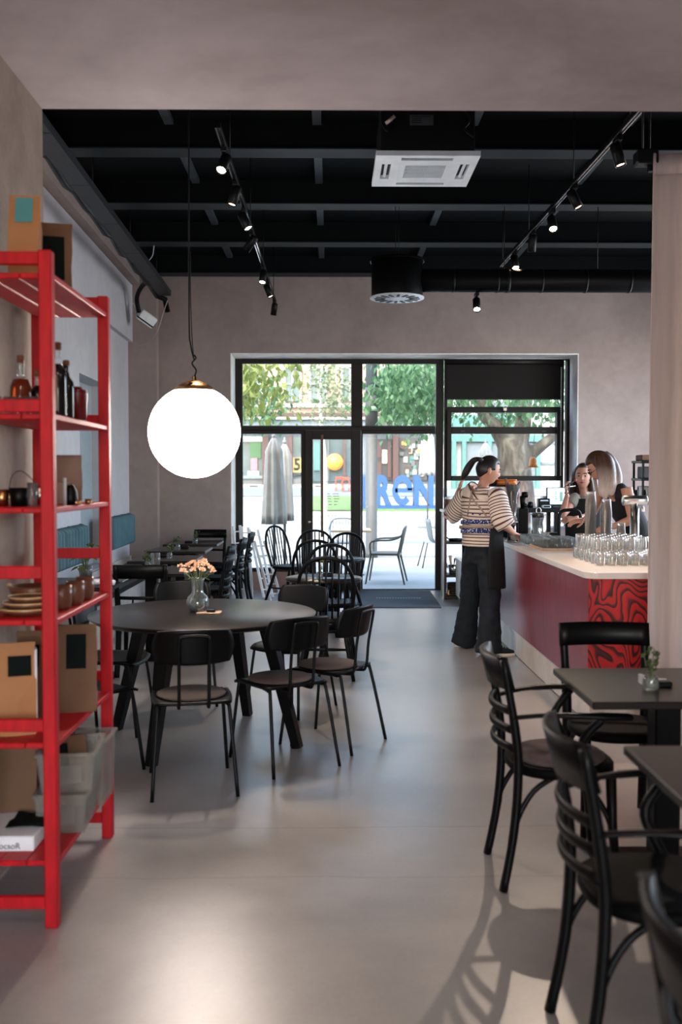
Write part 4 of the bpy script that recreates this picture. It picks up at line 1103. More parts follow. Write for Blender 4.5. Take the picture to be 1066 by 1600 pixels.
# --- windsor chairs and their round tables
def windsor(label, x, y, rz, g_='windsor chairs by the glass front'):
    t = thing('windsor_chair', label, 'chair', (x, y, 0), rz, g_); m = K['black']
    seatmb(.215, .45).build('seat', m, t)
    hoop = [(-.185, -.15, .46), (-.205, -.18, .6), (-.212, -.21, .7), (-.19, -.24, .82), (-.12, -.262, .91), (0, -.27, .94), (.12, -.262, .91), (.19, -.24, .82), (.212, -.21, .7), (.205, -.18, .6), (.185, -.15, .46)]
    MB().tube(curve(hoop, 4), .0145, 8).build('bow', m, t)
    hp_ = curve(hoop, 12)
    for i in range(7):
        x0 = -.135 + .045 * i; x1 = x0 * 1.12
        tp_ = min((p for p in hp_ if p.z > .7), key=lambda p: abs(p.x - x1))
        MB().tube([(x0, -.16 - .02 * (1 - (x0 / .135) ** 2), .46), (x1, tp_.y, tp_.z)], .0075, 6).build('spindle', m, t)
    lg = {}
    for sx in (-1, 1):
        for sy in (-1, 1):
            a, b = V((sx * .13, sy * .12, .44)), V((sx * .21, sy * .22 - (.03 if sy < 0 else 0), 0)); lg[sx, sy] = (a, b)
            MB().tube([a, a.lerp(b, .35), a.lerp(b, .6), b], [.014, .02, .019, .013], 8).build('leg', m, t)
    mid = lambda sx, u: lg[sx, -1][0].lerp(lg[sx, -1][1], u).lerp(lg[sx, 1][0].lerp(lg[sx, 1][1], u), .5)
    for sx in (-1, 1): MB().tube([lg[sx, -1][0].lerp(lg[sx, -1][1], .55), mid(sx, .55), lg[sx, 1][0].lerp(lg[sx, 1][1], .55)], [.009, .013, .009], 8).build('stretcher', m, t)
    MB().tube([mid(-1, .55), (0, 0, mid(1, .55).z), mid(1, .55)], [.009, .013, .009], 8).build('stretcher', m, t)
    return t
windsor('black windsor chair standing apart at left, turned toward the tables', -.47, 11.95, -2.2)
windsor('black windsor chair farthest back, left of the pair by the door', -.14, 10.85, PI + .1)
windsor('black windsor chair farthest back, right of the pair by the door', .10, 10.3, PI - .35)
windsor('black windsor chair behind the nearer round bistro table, left of two', -.15, 9.62, .05)
windsor('black windsor chair behind the nearer round bistro table, right of two', .01, 8.50, PI)
windsor('black windsor chair nearest the camera at the round bistro tables', -.02, 7.62, -.03)
def bistro(label, x, y, r, z):
    t = thing('bistro_table', label, 'table', (x, y, 0), 0, 'small round bistro tables')
    MB().lathe([(0, z - .025), (r - .01, z - .025), (r, z - .012), (r - .006, z), (0, z)], 40).build('tabletop', K['top'], t)
    MB().lathe([(0, .0), (.2, 0), (.2, .02), (.05, .06), (.035, .12), (.035, z - .025), (0, z - .025)], 24).build('pedestal', K['black'], t)
q = H(506, 902, .73); bistro('small round black bistro table with yellow flower jar, the nearer one', q.x, q.y, .315, .73)
W1 = q.copy()
q = H(526, 872, .73); bistro('small round black bistro table by the door, the farther one', q.x, q.y, .285, .73)

# --- white folded wooden racks leaning by the window
def foldrack(label, pts, g_='white folded wooden racks'):
    (tl, bl, tr, br) = [V(p) for p in pts]
    t = thing('folded_rack', label, 'rack', (bl + br) / 2, 0, g_); o = V(t.location)
    for a, b in ((tl, bl), (tr, br)): MB().bar(a - o, b - o, .03, .065, up=(0, 1, 0), c=.002).build('stile', K['white'], t)
    for k in range(6):
        u = .08 + .16 * k; MB().bar(tl.lerp(bl, u) - o, tr.lerp(br, u) - o, .014, .03, up=(0, 1, 0)).build('rung', K['white'], t)
def FR(x, D): q = W(x, 745, D); return V((q.x, D, .0))
foldrack('white folded wooden rack standing upright, leftmost', (W(364, 822, 12.6), FR(372, 12.5), W(375, 821, 12.62), FR(384, 12.52)))
foldrack('white folded wooden rack standing upright, second from left', (W(378, 823, 12.42), FR(382, 12.3), W(388, 824, 12.44), FR(394, 12.32)))
foldrack('white folded wooden rack leaning right, third from left', (W(390, 827, 12.75), FR(412, 12.5), W(403, 828, 12.8), FR(426, 12.55)))
foldrack('white folded wooden rack leaning right, rightmost', (W(398, 846, 12.45), FR(422, 12.2), W(413, 846, 12.47), FR(440, 12.23)))

# --- teal cushions and bench on the left wall
def panelmb(y0, y1, z0, z1):
    m = MB(); n, k = 25, 21; g = []
    for i in range(n):
        u = i / (n - 1); row = []
        for j in range(k):
            v = j / (k - 1); y = y0 + (y1 - y0) * u; z = z0 + (z1 - z0) * v
            e = min(1, min(u, 1 - u) * 14) ** .5 * min(1, min(v, 1 - v) * 12) ** .5
            ch = abs(math.sin(PI * u * 4)) ** .6
            bt = sum(math.exp(-(((u - a) / .03) ** 2 + ((v - b) / .05) ** 2)) for a in (.25, .5, .75) for b in (.2, .5, .8))
            row.append((XL(y) + .035 + e * (.045 + 0.036 * ch - .02 * min(bt, 1)), y, z))
        g.append(row)
    return m.sheet(g, .03)
def cush(label, y0, y1, z0, z1, n):
    t = thing('wall_cushion', label, 'cushion', (XL(y0) + .04, (y0 + y1) / 2, z0), 0, 'teal wall cushions')
    o = V(t.location); st = (y1 - y0) / n
    MB().prism([(XL(y0) + .002, y0), (XL(y0) + .04, y0), (XL(y1) + .04, y1), (XL(y1) + .002, y1)], z1 - z0 - .04, z0=z0 + .02).build('backing_board', K['black'], t).location = -o
    for i in range(n):
        p = panelmb(y0 + i * st + .006, y0 + (i + 1) * st - .006, z0, z1).build('cushion_panel', K['teal'], t); p.location = -o
cush('teal tufted wall cushion seen through the red shelf, nearer one', 8.36, 9.84, .69, 1.08, 3)
cush('teal tufted wall cushion at the far left corner, right of the shelf', 11.16, 12.5, .70, 1.09, 3)
bn = thing('wall_bench', 'long dark wall bench with cream ledge below the teal cushions', 'bench', (-2.3, 10, 0))
m_ = MB(); lwx = lambda y: XL(y) + .005
m_.prism([(lwx(7.9), 7.9), (-2.02, 7.9), (-2.02, 12.6), (lwx(12.6), 12.6)], .05, z0=.42); m_.build('bench_seat', K['top'], bn).location = -V(bn.location)
m_ = MB().prism([(lwx(7.9), 7.9), (-2.08, 7.9), (-2.08, 12.58), (lwx(12.58), 12.58)], .42, z0=0); m_.build('bench_front', K['plinth'], bn).location = -V(bn.location)
m_ = MB().prism([(lwx(7.9), 7.9), (lwx(7.9) + .03, 7.9), (lwx(12.6) + .03, 12.6), (lwx(12.6), 12.6)], .07, z0=.47); m_.build('back_ledge', K['slab'], bn).location = -V(bn.location)

# ---------------------------------------------------------------- small things on tables
def jar(label, p, sprig=.09, n=9, m='green', r=.026, h=.06, group='little plant jars on the tables'):
    t = thing('plant_jar', label, 'jar', p, 0, group)
    MB().lathe([(0, .004), (r * .9, .004), (r, .012), (r, h * .75), (r * .75, h), (r * .68, h), (r * .92, h * .74), (r * .92, .012), (0, .008)], 14).build('glass', K['drink'], t)
    lf = MB(); stm = MB()
    for k in range(n):
        a = rnd.uniform(0, 2 * PI); e = V((math.cos(a) * rnd.uniform(.01, .04), math.sin(a) * rnd.uniform(.01, .04), h + sprig * rnd.uniform(.3, 1)))
        stm.tube([(0, 0, .012), (e.x * .3, e.y * .3, h), e], .0015, 4)
        for q in range(5):
            b = e + V((rnd.gauss(0, .008), rnd.gauss(0, .008), -rnd.uniform(0, .03))); d = V((rnd.gauss(0, 1), rnd.gauss(0, 1), rnd.uniform(-.2, 1))).normalized(); u = d.orthogonal().normalized(); L = .022
            lf.add([b, b + d * L * .5 + u * .008, b + d * L, b + d * L * .5 - u * .008], [(0, 1, 2), (0, 2, 3)])
    stm.build('stems', K['stem'], t, None, 'stuff'); lf.build('leaves', K[m], t, None, 'stuff')
    return t
def darkbox(label, p, w=.09, d=.05, h=.025, m='black'):
    return tag(MB().box((-w / 2, -d / 2, 0), (w / 2, d / 2, h), .004).build('small_box', K[m], loc=p), label, 'box')
jar('little plant jar on the farthest left table, before the wide chair back', H(306, 849, .75)); darkbox('slim black holder on the farthest left table', H(295, 848.5, .75))
jar('little plant jar on the second table from far end', H(278, 859, .75)); darkbox('slim black holder on the second table from far end', H(289, 857.5, .75), h=.03)
jar('little plant jar on the third table from far end', H(265, 873, .75)); darkbox('slim black holder on the third table from far end', H(254, 871, .75))
jar('little plant jar beside the water tumbler on fourth table', H(231, 888, .75))
def tumbler_mb(r0=.03, r1=.036, h=.11, th=.003):
    return MB().lathe([(0, 0), (r0, 0), (r1, h), (r1 - th, h), (r0 - th, .012), (0, .01)], 18)
def single(name, label, cat, mb, m, p, group=None): return tag(mb.build(name, K[m], loc=p), label, cat, group)
single('water_tumbler', 'tall clear water tumbler on the fourth wall table', 'glass', tumbler_mb(.04, .042, .13), 'drink', H(243, 887, .75))
single('folded_napkin', 'white folded napkin on the fourth wall table', 'napkin', MB().box((-.06, -.03, 0), (.06, .03, .012), .003), 'whitepaper', H(199, 890, .75))
single('rolled_napkin', 'white rolled napkin on the table behind the red shelf', 'napkin', MB().limb([((-.12, 0, .022), .02, .018), ((-.06, 0, .026), .03, .024), ((.06, .01, .026), .03, .022), ((.13, 0, .022), .026, .02)], 12, 4, side=(0, 1, 0)), 'whitepaper', H(151, 915, .75))
# trailing plant on the nearest wall table
q = H(134, 903, .75)
vp = thing('trailing_plant', 'leafy trailing plant in a glass seen between shelf posts', 'plant', q)
MB().lathe([(0, .0), (.05, 0), (.055, .1), (.05, .1), (.046, .01), (0, .008)], 16).build('glass', K['drink'], vp)
sm_ = MB(); lm_ = MB()
for k in range(12):
    a = rnd.uniform(0, 2 * PI); e = V((math.cos(a) * .07, math.sin(a) * .07, rnd.uniform(.08, .3)))
    sm_.tube([(0, 0, .02), (e.x * .4, e.y * .4, e.z * .7), e], .003, 5)
    d = V((math.cos(a), math.sin(a), -.6)).normalized(); u = V((-math.sin(a), math.cos(a), 0)); L = .085
    lm_.add([e, e + d * L * .4 + u * .035, e + d * L, e + d * L * .4 - u * .035, e + d * L * .45 + V((0, 0, .012))], [(0, 1, 4), (1, 2, 4), (2, 3, 4), (3, 0, 4)])
sm_.build('stems', K['stem'], vp, None, 'stuff'); lm_.build('leaves', K['green'], vp, None, 'stuff')
# glass vase with flowers on the round table
q = H(309, 955, .75)
fv = thing('flower_vase', 'clear bulbous glass vase with peach flowers on the round table', 'vase', q)
pf = [(0, .004), (.045, .004), (.065, .03), (.068, .055), (.06, .085), (.036, .11), (.033, .13), (.036, .18), (.045, .2)]
MB().lathe(pf + [(r - .003, z) for r, z in pf[:0:-1]] + [(0, .008)], 28).build('glass', K['drink'], fv)
MB().lathe([(0, .009), (.042, .009), (.061, .032), (.064, .055), (.052, .066), (0, .066)], 24).build('water', K['drink'], fv)
sm_ = MB(); fl = []
for k in range(16):
    a = k * 2.4; r = .018 + .082 * math.sqrt(k / 16); e = V((math.cos(a) * r * 1.05, math.sin(a) * r, .245 + .05 * (1 - (r / .1) ** 2) + rnd.uniform(-.02, .015)))
    if k in (9, 14): e = e + V((-.03, 0, -.01))
    sm_.tube([(rnd.gauss(0, .012), rnd.gauss(0, .012), .02), (e.x * .25, e.y * .25, .18), e], .002, 5)
    f = MB()
    for j in range(26):
        b = rnd.uniform(0, 2 * PI); el = rnd.uniform(-.1, 1.3); d = V((math.cos(b) * math.cos(el), math.sin(b) * math.cos(el), math.sin(el))); u = d.orthogonal().normalized(); L = rnd.uniform(.018, .027)
        f.add([e, e + d * L * .6 + u * .007, e + d * L, e + d * L * .6 - u * .007], [(0, 1, 2), (0, 2, 3)])
    f.build('blossom', K['flower'], fv)
sm_.build('stems', K['stem'], fv, None, 'stuff')
for k in range(18):
    a = rnd.uniform(0, 6.28); e = V((math.cos(a) * .05, math.sin(a) * .05, rnd.uniform(.19, .23))); d = V((math.cos(a), math.sin(a), -.3)).normalized(); u = V((-math.sin(a), math.cos(a), 0))
    MB().add([e, e + d * .02 + u * .008, e + d * .045, e + d * .02 - u * .008], [(0, 1, 2), (0, 2, 3)]).build('leaf', K['green'], fv)
single('wooden_board', 'small thin wooden board lying by the flower vase', 'board', MB().box((-.07, -.05, 0), (.07, .05, .006), .002), 'board', H(327, 957.5, .75) + V((0, 0, 0)))
darkbox('small black box lying on wooden board by the flower vase', H(330, 956, .757), .05, .04, .018)
# things on the bistro table and the right foreground table
jar('jar with yellow flower on the nearer bistro table', H(500, 905, .73), .12, 6, 'leafy', .026, .06); darkbox('black holder on the nearer bistro table', H(512, 900, .73), .08, .04, .03)
jar('small glass jar with green sprig on table by the curtain', H(1017, 1079, .75), .11, 9, 'green', .03, .055)
darkbox('black card holder on the table by the curtain', H(1036, 1072, .75), .06, .05, .02)
single('white_card', 'small white card lying on the table by the curtain', 'card', MB().box((-.035, -.02, 0), (.035, .02, .004)), 'whitepaper', H(1033, 1066, .75) + V((0, .03, 0)))
single('small_tag', 'tiny red and white tag beside the sprig jar', 'tag', MB().box((-.008, -.02, 0), (.008, .02, .035), .002), 'whitepaper', H(1003, 1068, .75))
# door mat
a, b, c, d = H(563, 924), H(672, 924), H(690, 950), H(556, 950)
dm = thing('door_mat', 'grey door mat with faint pale lettering at the entrance', 'mat', ((a.x + b.x) / 2, (a.y + c.y) / 2, 0)); o = V(dm.location)
MB().prism([(p.x - o.x, p.y - o.y) for p in (d, c, b, a)], .012).build('mat_pile', K['mat'], dm)
bdm = MB(); p, q = H(588, 936), H(659, 936)
for k in range(17):
    x = p.x + (q.x - p.x) * k / 17 - o.x; bdm.box((x, p.y - o.y - .05, .012), (x + (q.x - p.x) / 17 * .6, p.y - o.y + .05, .0135))
bdm.build('mat_print', K['matprint'], dm, None, 'stuff')

# ================================================================ RED SHELF UNIT
RX0, RX1, RY0, RY1, RZ = -1.255, -.932, 3.315, 4.2, 2.31
rs = thing('shelf_unit', 'tall red painted wooden shelf unit at the left edge', 'shelf', ((RX0 + RX1) / 2, (RY0 + RY1) / 2, 0)); ro = V(rs.location)
def rp(name, lo, hi, m='red', c=.003, label=None):
    o = MB().box(lo, hi, c).build(name, K[m], rs, label); o.location = -ro; return o
for x in (RX0, RX1 - .045):
    for y in (RY0, RY1 - .045): rp('post', (x, y, 0), (x + .045, y + .045, RZ), c=.004)
for y in (RY0, RY1 - .045):
    for z in (2.285, 1.79, 1.225, .70, .085): rp('cross_rail', (RX0 + .045, y + .012, z - .022), (RX1 - .045, y + .033, z + .022))
SH = (2.24, 1.765, 1.445, 1.06, .635, .225)
for z in SH:
    for k in range(3):
        w_ = (RX1 - RX0 - .046 - .004) / 3; x = RX0 + .023 + k * (w_ + .002)
        s_ = rp('shelf_board', (x, RY0 + .034, z - .02), (x + w_ + (.018 if k == 2 else 0), RY1 - .034, z))
    rp('worn_edge', (RX1 - .0108, RY0 + .05, z - .019), (RX1 - .0096, RY1 - .05, z - .001), 'rededge', 0, 'pale worn board edge')
def bag(label, p, w, d, h, rz=0.0, m='paper', lab=None, lm='darklabel', group='kraft paper bags on the red shelf', side=None):
    t = thing('paper_bag', label, 'bag', p, rz, group)
    rings = []
    b = MB(); n = 8
    for j, (v, dw, dd) in enumerate(((0, .96, 1), (.03, 1, 1.03), (.35, .98, .95), (.62, 1, .72), (.82, 1.0, .4), (.94, .99, .12), (1, 1, .05))):
        b.v += [V((x * dw + rnd.gauss(0, .002), y * dd + rnd.gauss(0, .0015), h * v)) for x, y in ((-w / 2, -d / 2), (0, -d / 2 * 1.06), (w / 2, -d / 2), (w / 2 * (1 - .1 * (j in (2, 3, 4))), 0), (w / 2, d / 2), (0, d / 2 * 1.06), (-w / 2, d / 2), (-w / 2 * (1 - .1 * (j in (2, 3, 4))), 0))]
        b.t += [0.0] * 8
    for j in range(6):
        for i in range(8): b.f.append((j * 8 + i, j * 8 + (i + 1) % 8, j * 8 + 8 + (i + 1) % 8, j * 8 + 8 + i)); b.sm.append(False)
    b.f += [tuple(range(8))[::-1], tuple(48 + i for i in range(8))]; b.sm += [False] * 2
    b.build('bag_body', K[m], t)
    if lab:
        x0, x1, z0, z1 = lab
        yf = lambda z: -d / 2 * (1.09 - .1 * z / h if z < .35 * h else (1.055 - .3 * (z / h - .35) / .27 * .9 if z < .62 * h else .79 - .36 * (z / h - .62) / .2)) - .004
        MB().sheet([[(x, yf(z), z) for z in (z0, (z0 + z1) / 2, z1)] for x in (x0, (x0 + x1) / 2, x1)], .002, False).build('bag_label', K[lm], t)
    if side: MB().box((w / 2 - .004, -d * .4, .02), (w / 2 + .004, d * .35, h * .93), .002).build('side_panel', K['whitepaper'], t, 'white side panel')
    return t
Z1, Z2, Z3, Z4, Z5, Z6 = SH
def on(x, D, z): p = W(x, 745, D); return V((p.x, D, z))
bag('tall pale kraft bag with teal label on the shelf top', on(44, 3.5, Z1), .105, .085, .30, .1, 'paperbright', (-.03, .03, .2, .29), 'teallabel')
bag('brown kraft bag with dark label on the shelf top, behind', on(92, 3.86, Z1), .115, .08, .295, .25, 'paper', (-.05, .03, .07, .24))
# bottles and tumblers
def bottle(label, p, prof, m, lab=None, capr=.016, caph=.03, group='bottles on the red shelf', split=None):
    t = thing('bottle', label, 'bottle', p, 0, group); h = prof[-1][1]
    if split:
        lo = [q for q in prof if q[1] <= split]; hi = [q for q in prof if q[1] >= split]
        MB().lathe(lo + [(0, split)], 20).build('bottle_body', K[m], t); MB().lathe(hi, 20).build('bottle_neck', K['drink'], t, 'clear glass neck')
    else: MB().lathe(prof, 20).build('bottle_body', K[m], t)
    MB().lathe([(0, h - .008), (capr, h - .008), (capr, h + caph - .003), (capr - .003, h + caph), (0, h + caph)], 16).build('stopper', K['cork'], t)
    if lab:
        r, z0, z1 = lab; g = [[(r * math.cos(a), r * math.sin(a), z) for z in (z0, z1)] for a in [-PI * .85 + 1.3 * k / 8 for k in range(9)]]
        MB().sheet(g, .001).build('bottle_label', K['label'], t)
dec = [(0, 0), (.034, 0), (.037, .01), (.037, .06), (.036, .09), (.026, .113), (.013, .125), (.0115, .14), (.0115, .165), (.0135, .168)]
tall = [(0, 0), (.03, 0), (.032, .008), (.032, .15), (.028, .172), (.014, .195), (.0115, .215), (.0115, .252), (.0135, .256)]
bottle('squat amber spirit bottle with cork stopper behind the tumblers', on(34, 3.62, Z2), [(r * 1.05, z * 1.25) for r, z in dec], 'amber', None, .013, .02, split=.117 * 1.25 * 1.0)
bottle('dark wine red bottle half hidden behind the near shelf post', on(60, 3.68, Z2), [(r * .8, z * 1.0) for r, z in dec], 'wine', None, .012, .016, split=.125)
bottle('dark bottle with beige label and cork, nearer of the two right ones', on(92, 3.52, Z2), [(r * .95, z * .96) for r, z in tall], 'wine', (.0312, .02, .145), .0135, .018, split=.172 * .96 + .0231)
bottle('dark bottle with beige label, farther of the two right ones', on(105, 3.66, Z2), [(r * .9, z * .8) for r, z in tall], 'wine', (.0298, .02, .12), .0125, .012)
for i, (x, l) in enumerate(((8, 'leftmost'), (34, 'middle'), (54, 'rightmost'))):
    single('shelf_tumbler', 'small clear tumbler at the front of the upper shelf, %s of three' % l, 'glass', tumbler_mb(.026, .029, .062), 'drink', on(x, 3.43, Z2), 'tumblers on the red shelf')
rt_ = thing('red_tin', 'dark red tin canister with stepped lid on the upper shelf', 'tin', on(123, 3.72, Z2), .3)
MB().lathe([(0, 0), (.030, 0), (.036, .1), (.037, .105), (0, .105)], 24).build('canister', K['redtin'], rt_)
MB().lathe([(0, .1051), (.034, .1051), (.034, .112), (.016, .114), (.016, .124), (0, .124)], 20).build('lid', K['redtin'], rt_)
# middle shelf
bk_ = thing('black_bucket', 'small black bucket with wire handle on the middle shelf', 'bucket', on(30, 3.5, Z3))
MB().lathe([(0, 0), (.03, 0), (.036, .066), (.033, .066), (.028, .006), (0, .005)], 20).build('bucket', K['black'], bk_)
MB().tube(curve([(-.036, 0, .06), (-.03, .02, .11), (.0, .03, .125), (.05, .01, .085), (.036, 0, .06)]), .0015, 5).build('handle', K['blackmetal'], bk_)
single('glass_beaker', 'narrow clear glass beaker beside the black bucket', 'glass', tumbler_mb(.016, .018, .085), 'drink', on(50, 3.48, Z3))
single('copper_cup', 'shiny copper cup at the left end of middle shelf', 'cup', MB().lathe([(0, 0), (.022, 0), (.028, .06), (.025, .06), (.02, .005), (0, .004)], 18), 'brass', on(3, 3.5, Z3))
single('steel_pot', 'little steel pot behind the near red post', 'pot', MB().lathe([(0, 0), (.026, 0), (.028, .05), (.02, .062), (.02, .07), (0, .07)], 18), 'chrome', on(62, 3.66, Z3))
cb_ = thing('display_box', 'grey cardboard display box with raised back flap on middle shelf', 'box', on(104, 3.78, Z3), .12)
MB().box((-.055, -.02, 0), (.01, .045, .085), .002).build('carton', K['card'], cb_)
MB().sheet([[(-.05 + .1 * u + (.006 if 2 < j < 6 else 0) * (u - .5), .05 + .006 * math.sin(j), .19 * j / 8) for j in range(9)] for u in (0, .5, 1)], .003).build('back_flap', K['card'], cb_, 'curled cardboard back flap')
single('black_jug', 'little black jug with copper handle in front of the carton', 'jug', MB().lathe([(0, 0), (.024, 0), (.028, .02), (.024, .05), (.015, .07), (.012, .075), (0, .075)], 18), 'black', on(110, 3.66, Z3))
single('glass_tube', 'thin pale glass tube standing before the carton', 'tube', MB().lathe([(0, 0), (.006, 0), (.006, .1), (0, .102)], 10), 'acwhite', on(101, 3.6, Z3))
for i, (x, D, l) in enumerate(((119, 3.66, 'left pair, front'), (121, 3.76, 'left pair, back'), (138, 3.84, 'right pair, front'), (138, 3.95, 'right pair, back'))):
    single('copper_tealight', 'tiny shiny copper tealight holder on the middle shelf, ' + l, 'holder', MB().lathe([(0, 0), (.013, 0), (.015, .016), (.012, .016), (.011, .006), (0, .006)], 14), 'brass', on(x, D, Z3), 'copper tealight holders')
# plates and cups
for i, (l, dx, r, z) in enumerate((('bottom', 0, .098, .0), ('middle', .004, .088, .02), ('top', .008, .074, .04))):
    pl_ = thing('ceramic_dish', 'brown glazed shallow dish with cream rim, %s of its stack' % l, 'dish', on(40, 3.5, Z4) + V((dx, 0, z)), 0, 'stacked brown dishes')
    MB().lathe([(0, 0), (r * .7, 0), (r * .95, .014), (r, .022), (r * .965, .024), (r * .7, .007), (0, .006)], 32).build('dish', K['ceramic'], pl_)
    MB().lathe([(r * .985, .0205), (r * 1.008, .022), (r * .99, .0265), (r * .955, .025), (r * .985, .0205)], 32).build('rim', K['ceramicrim'], pl_)
bw = thing('serving_bowl', 'dark brown oval serving bowl behind the stacked dishes', 'bowl', on(50, 3.75, Z4))
MB().lathe([(0, 0), (.05, 0), (.085, .05), (.09, .075), (.084, .075), (.05, .01), (0, .008)], 28).build('bowl', K['ceramic'], bw); MB().lathe([(0, 0), (.012, .006), (.0, .014)], 10, at=(-.083, -.03, .074)).build('handle_knob', K['ceramicrim'], bw)
for x, D, l in ((95, 3.62, 'nearest of three in the row'), (115, 3.76, 'middle of three in the row'), (131, 3.92, 'farthest of three in the row')):
    single('ceramic_cup', 'brown glazed handleless cup, ' + l, 'cup', MB().lathe([(0, 0), (.026, 0), (.035, .02), (.038, .06), (.034, .09), (.031, .09), (.034, .06), (.03, .01), (0, .008)], 24), 'ceramic', on(x, D, Z4), 'brown glazed cups')
# lower shelves
bag('large brown kraft bag with dark emblem label on lower shelf', on(118, 3.84, Z5), .15, .1, .335, .2, 'paper', (-.04, .035, .17, .30))
bag('brown kraft bag with dark label at left of lower shelf', on(52, 3.72, Z5), .13, .09, .33, .1, 'paper', (-.05, .02, .2, .28))
bag('pale kraft bag with white side panel at front of lower shelf', on(22, 3.48, Z5), .13, .07, .325, .35, 'paperbright', (-.03, .05, .21, .28), side=True)
bag('big brown kraft bag on the bottom shelf behind the white box', on(14, 3.75, Z6), .2, .14, .36, .15, 'paper')
def tub(label, p, w, d, h, rz, lid):
    t = thing('plastic_tub', label, 'tub', p, rz, 'clear plastic storage tubs')
    b = MB(); k = .88; th = .004
    for s_, zz, i_ in ((k, 0, 0), (1, h, 0), (1, h, th), (k, th, th)):
        b.v += [V((x * (w / 2 * s_ - i_), y * (d / 2 * s_ - i_), zz)) for x, y in ((-1, -1), (1, -1), (1, 1), (-1, 1))]; b.t += [0.0] * 4
    for j in range(3):
        for i in range(4): b.f.append((j * 4 + i, j * 4 + (i + 1) % 4, j * 4 + 4 + (i + 1) % 4, j * 4 + 4 + i)); b.sm.append(False)
    b.f += [(3, 2, 1, 0), (12, 13, 14, 15)]; b.sm += [False] * 2
    b.build('tub_body', K['tub'], t)
    r_ = MB(); 
    for q in ((-1, 0), (1, 0)): r_.box((q[0] * w / 2 - .009, -d / 2 - .008, h - .012), (q[0] * w / 2 + .009, d / 2 + .008, h), .003)
    for q in (-1, 1): r_.box((-w / 2, q * d / 2 - .009, h - .012), (w / 2, q * d / 2 + .009, h), .003)
    r_.build('tub_rim', K['tub'], t)
    MB().box((-w * .28, -d / 2 * .97 - .004, h * .25), (w * .28, -d / 2 * .97, h * .7), .001).build('front_panel', K['tub'], t)
    if lid: MB().prism(roundrect(w * .9, d * .9, .02), .008, z0=h - .02).build('lid', K['tub'], t)
q = on(100, 3.72, Z6)
tub('clear plastic storage tub at the bottom of the stack', q, .19, .26, .15, .06, True)
tub('clear plastic storage tub on top of the stack, paper inside', q + V((.012, .02, .151)), .21, .28, .15, .1, False)
tub('clear plastic storage tub behind the stack, against the far post', on(136, 4.0, Z6), .17, .2, .27, 0, False)
bag('crumpled kraft bag poking out of the top plastic tub', q + V((.0, .03, .157)), .12, .09, .17, .5, 'paper', (-.05, -.01, .02, .15))
wb = thing('white_box', 'flat white box with dark print on the bottom shelf', 'box', on(18, 3.56, Z6))
MB().box((-.13, -.13, 0), (.105, .13, .055), .004).build('carton', K['white'], wb)
text('box_print', 'ocsoR', .03, (.02, -.1315, .02), K['maroon'], wb)
single('dark_folder', 'dark crumpled plastic sheet lying on the flat white box', 'sheet', MB().sheet([[(x, y, .056 + .004 + .01 * abs(math.sin(x * 40 + y * 30))) for y in (-.07, -.02, .03, .08)] for x in (-.02, .03, .08, .12)], .002), 'darklabel', on(20, 3.57, Z6))

# ================================================================ BAR COUNTER
CX, CZ = 1.57, .964
bc = thing('bar_counter', 'long red stained bar counter with cream plinth and swirling grain end', 'counter', (1.9, 8, 0)); bo = V(bc.location)
def bp(name, lo, hi, m, c=.002, label=None):
    o = MB().box(lo, hi, c).build(name, K[m], bc, label); o.location = -bo; return o
Y0, Y1, Z0 = 6.0, 9.95, .217
bp('carcass', (CX + .06, Y0 + .03, .02), (2.14, Y1, .92), 'black'); bp('carcass', (2.14, Y0 + .03, .02), (3.4, 7.36, .92), 'black')
bp('front_panel', (CX + .03, Y0 + .02, Z0), (CX + .058, Y1, .922), 'redwood', label='purple red panel with vertical grain')
bp('end_panel', (CX + .03, Y0, Z0), (3.4, Y0 + .022, .922), 'flame', label='red panel with black swirling flame grain')
bp('plinth', (CX + .045, Y0 + .03, .006), (CX + .062, Y1, Z0), 'plinth'); bp('plinth', (CX + .045, Y0 + .014, .006), (3.4, Y0 + .032, Z0), 'plinth')
poly = [(CX, Y1)] + [(CX + .09 + .09 * math.cos(a), Y0 - .05 + .09 + .09 * math.sin(a)) for a in [PI + PI / 2 * k / 8 for k in range(9)]] + [(3.4, Y0 - .05), (3.4, 7.4), (2.17, 7.4), (2.17, Y1)]
sl = MB().prism(poly, .04, z0=CZ - .04).build('counter_top', K['slab']); tag(sl, 'white stone worktop with rounded corner on the red bar counter', 'worktop')
bv = sl.modifiers.new('b', 'BEVEL'); bv.width = .004; bv.segments = 2; bv.limit_method = 'ANGLE'

# --- glasses
ORD = ('first','second','third','fourth','fifth','sixth','seventh','eighth','ninth','tenth','eleventh','twelfth') + tuple('%dth' % k for k in range(13, 40))
def glass_mesh(r, h, n=14, facet=.07):
    w_ = lambda a, j: 1 + facet * (.5 if j in (2, 3) else 0) * math.cos(a * n / 2)
    th = .0035
    return MB().lathe([(0, h), (r * .84, h), (r * .88, h - .004), (r * .97, h * .5), (r, .004), (r, 0), (r - th, 0), (r * .97 - th, h * .5), (r * .86 - th, h - .012), (0, h - .012)], n, wob=w_, smooth=True)
gm = glass_mesh(.036, .086).mesh('drinking_glass'); gm.materials.append(K['cutglass'])
def glass(label, p, group, me=gm):
    o = bpy.data.objects.new('drinking_glass', me); COL.objects.link(o); o.location = p; o.rotation_euler = (0, 0, rnd.uniform(0, 6)); return tag(o, label, 'glass', group)
P = .077
for j in range(11):
    for i in range(6):
        if (i, j) == (0, 10): continue
        glass('upturned faceted glass in lower layer, %s row from front, %s from left' % (ORD[j], ORD[i]), (1.785 + i * P + (P / 2 if j % 2 else 0), 6.42 + j * P * .93, CZ), 'upturned glasses, lower layer')
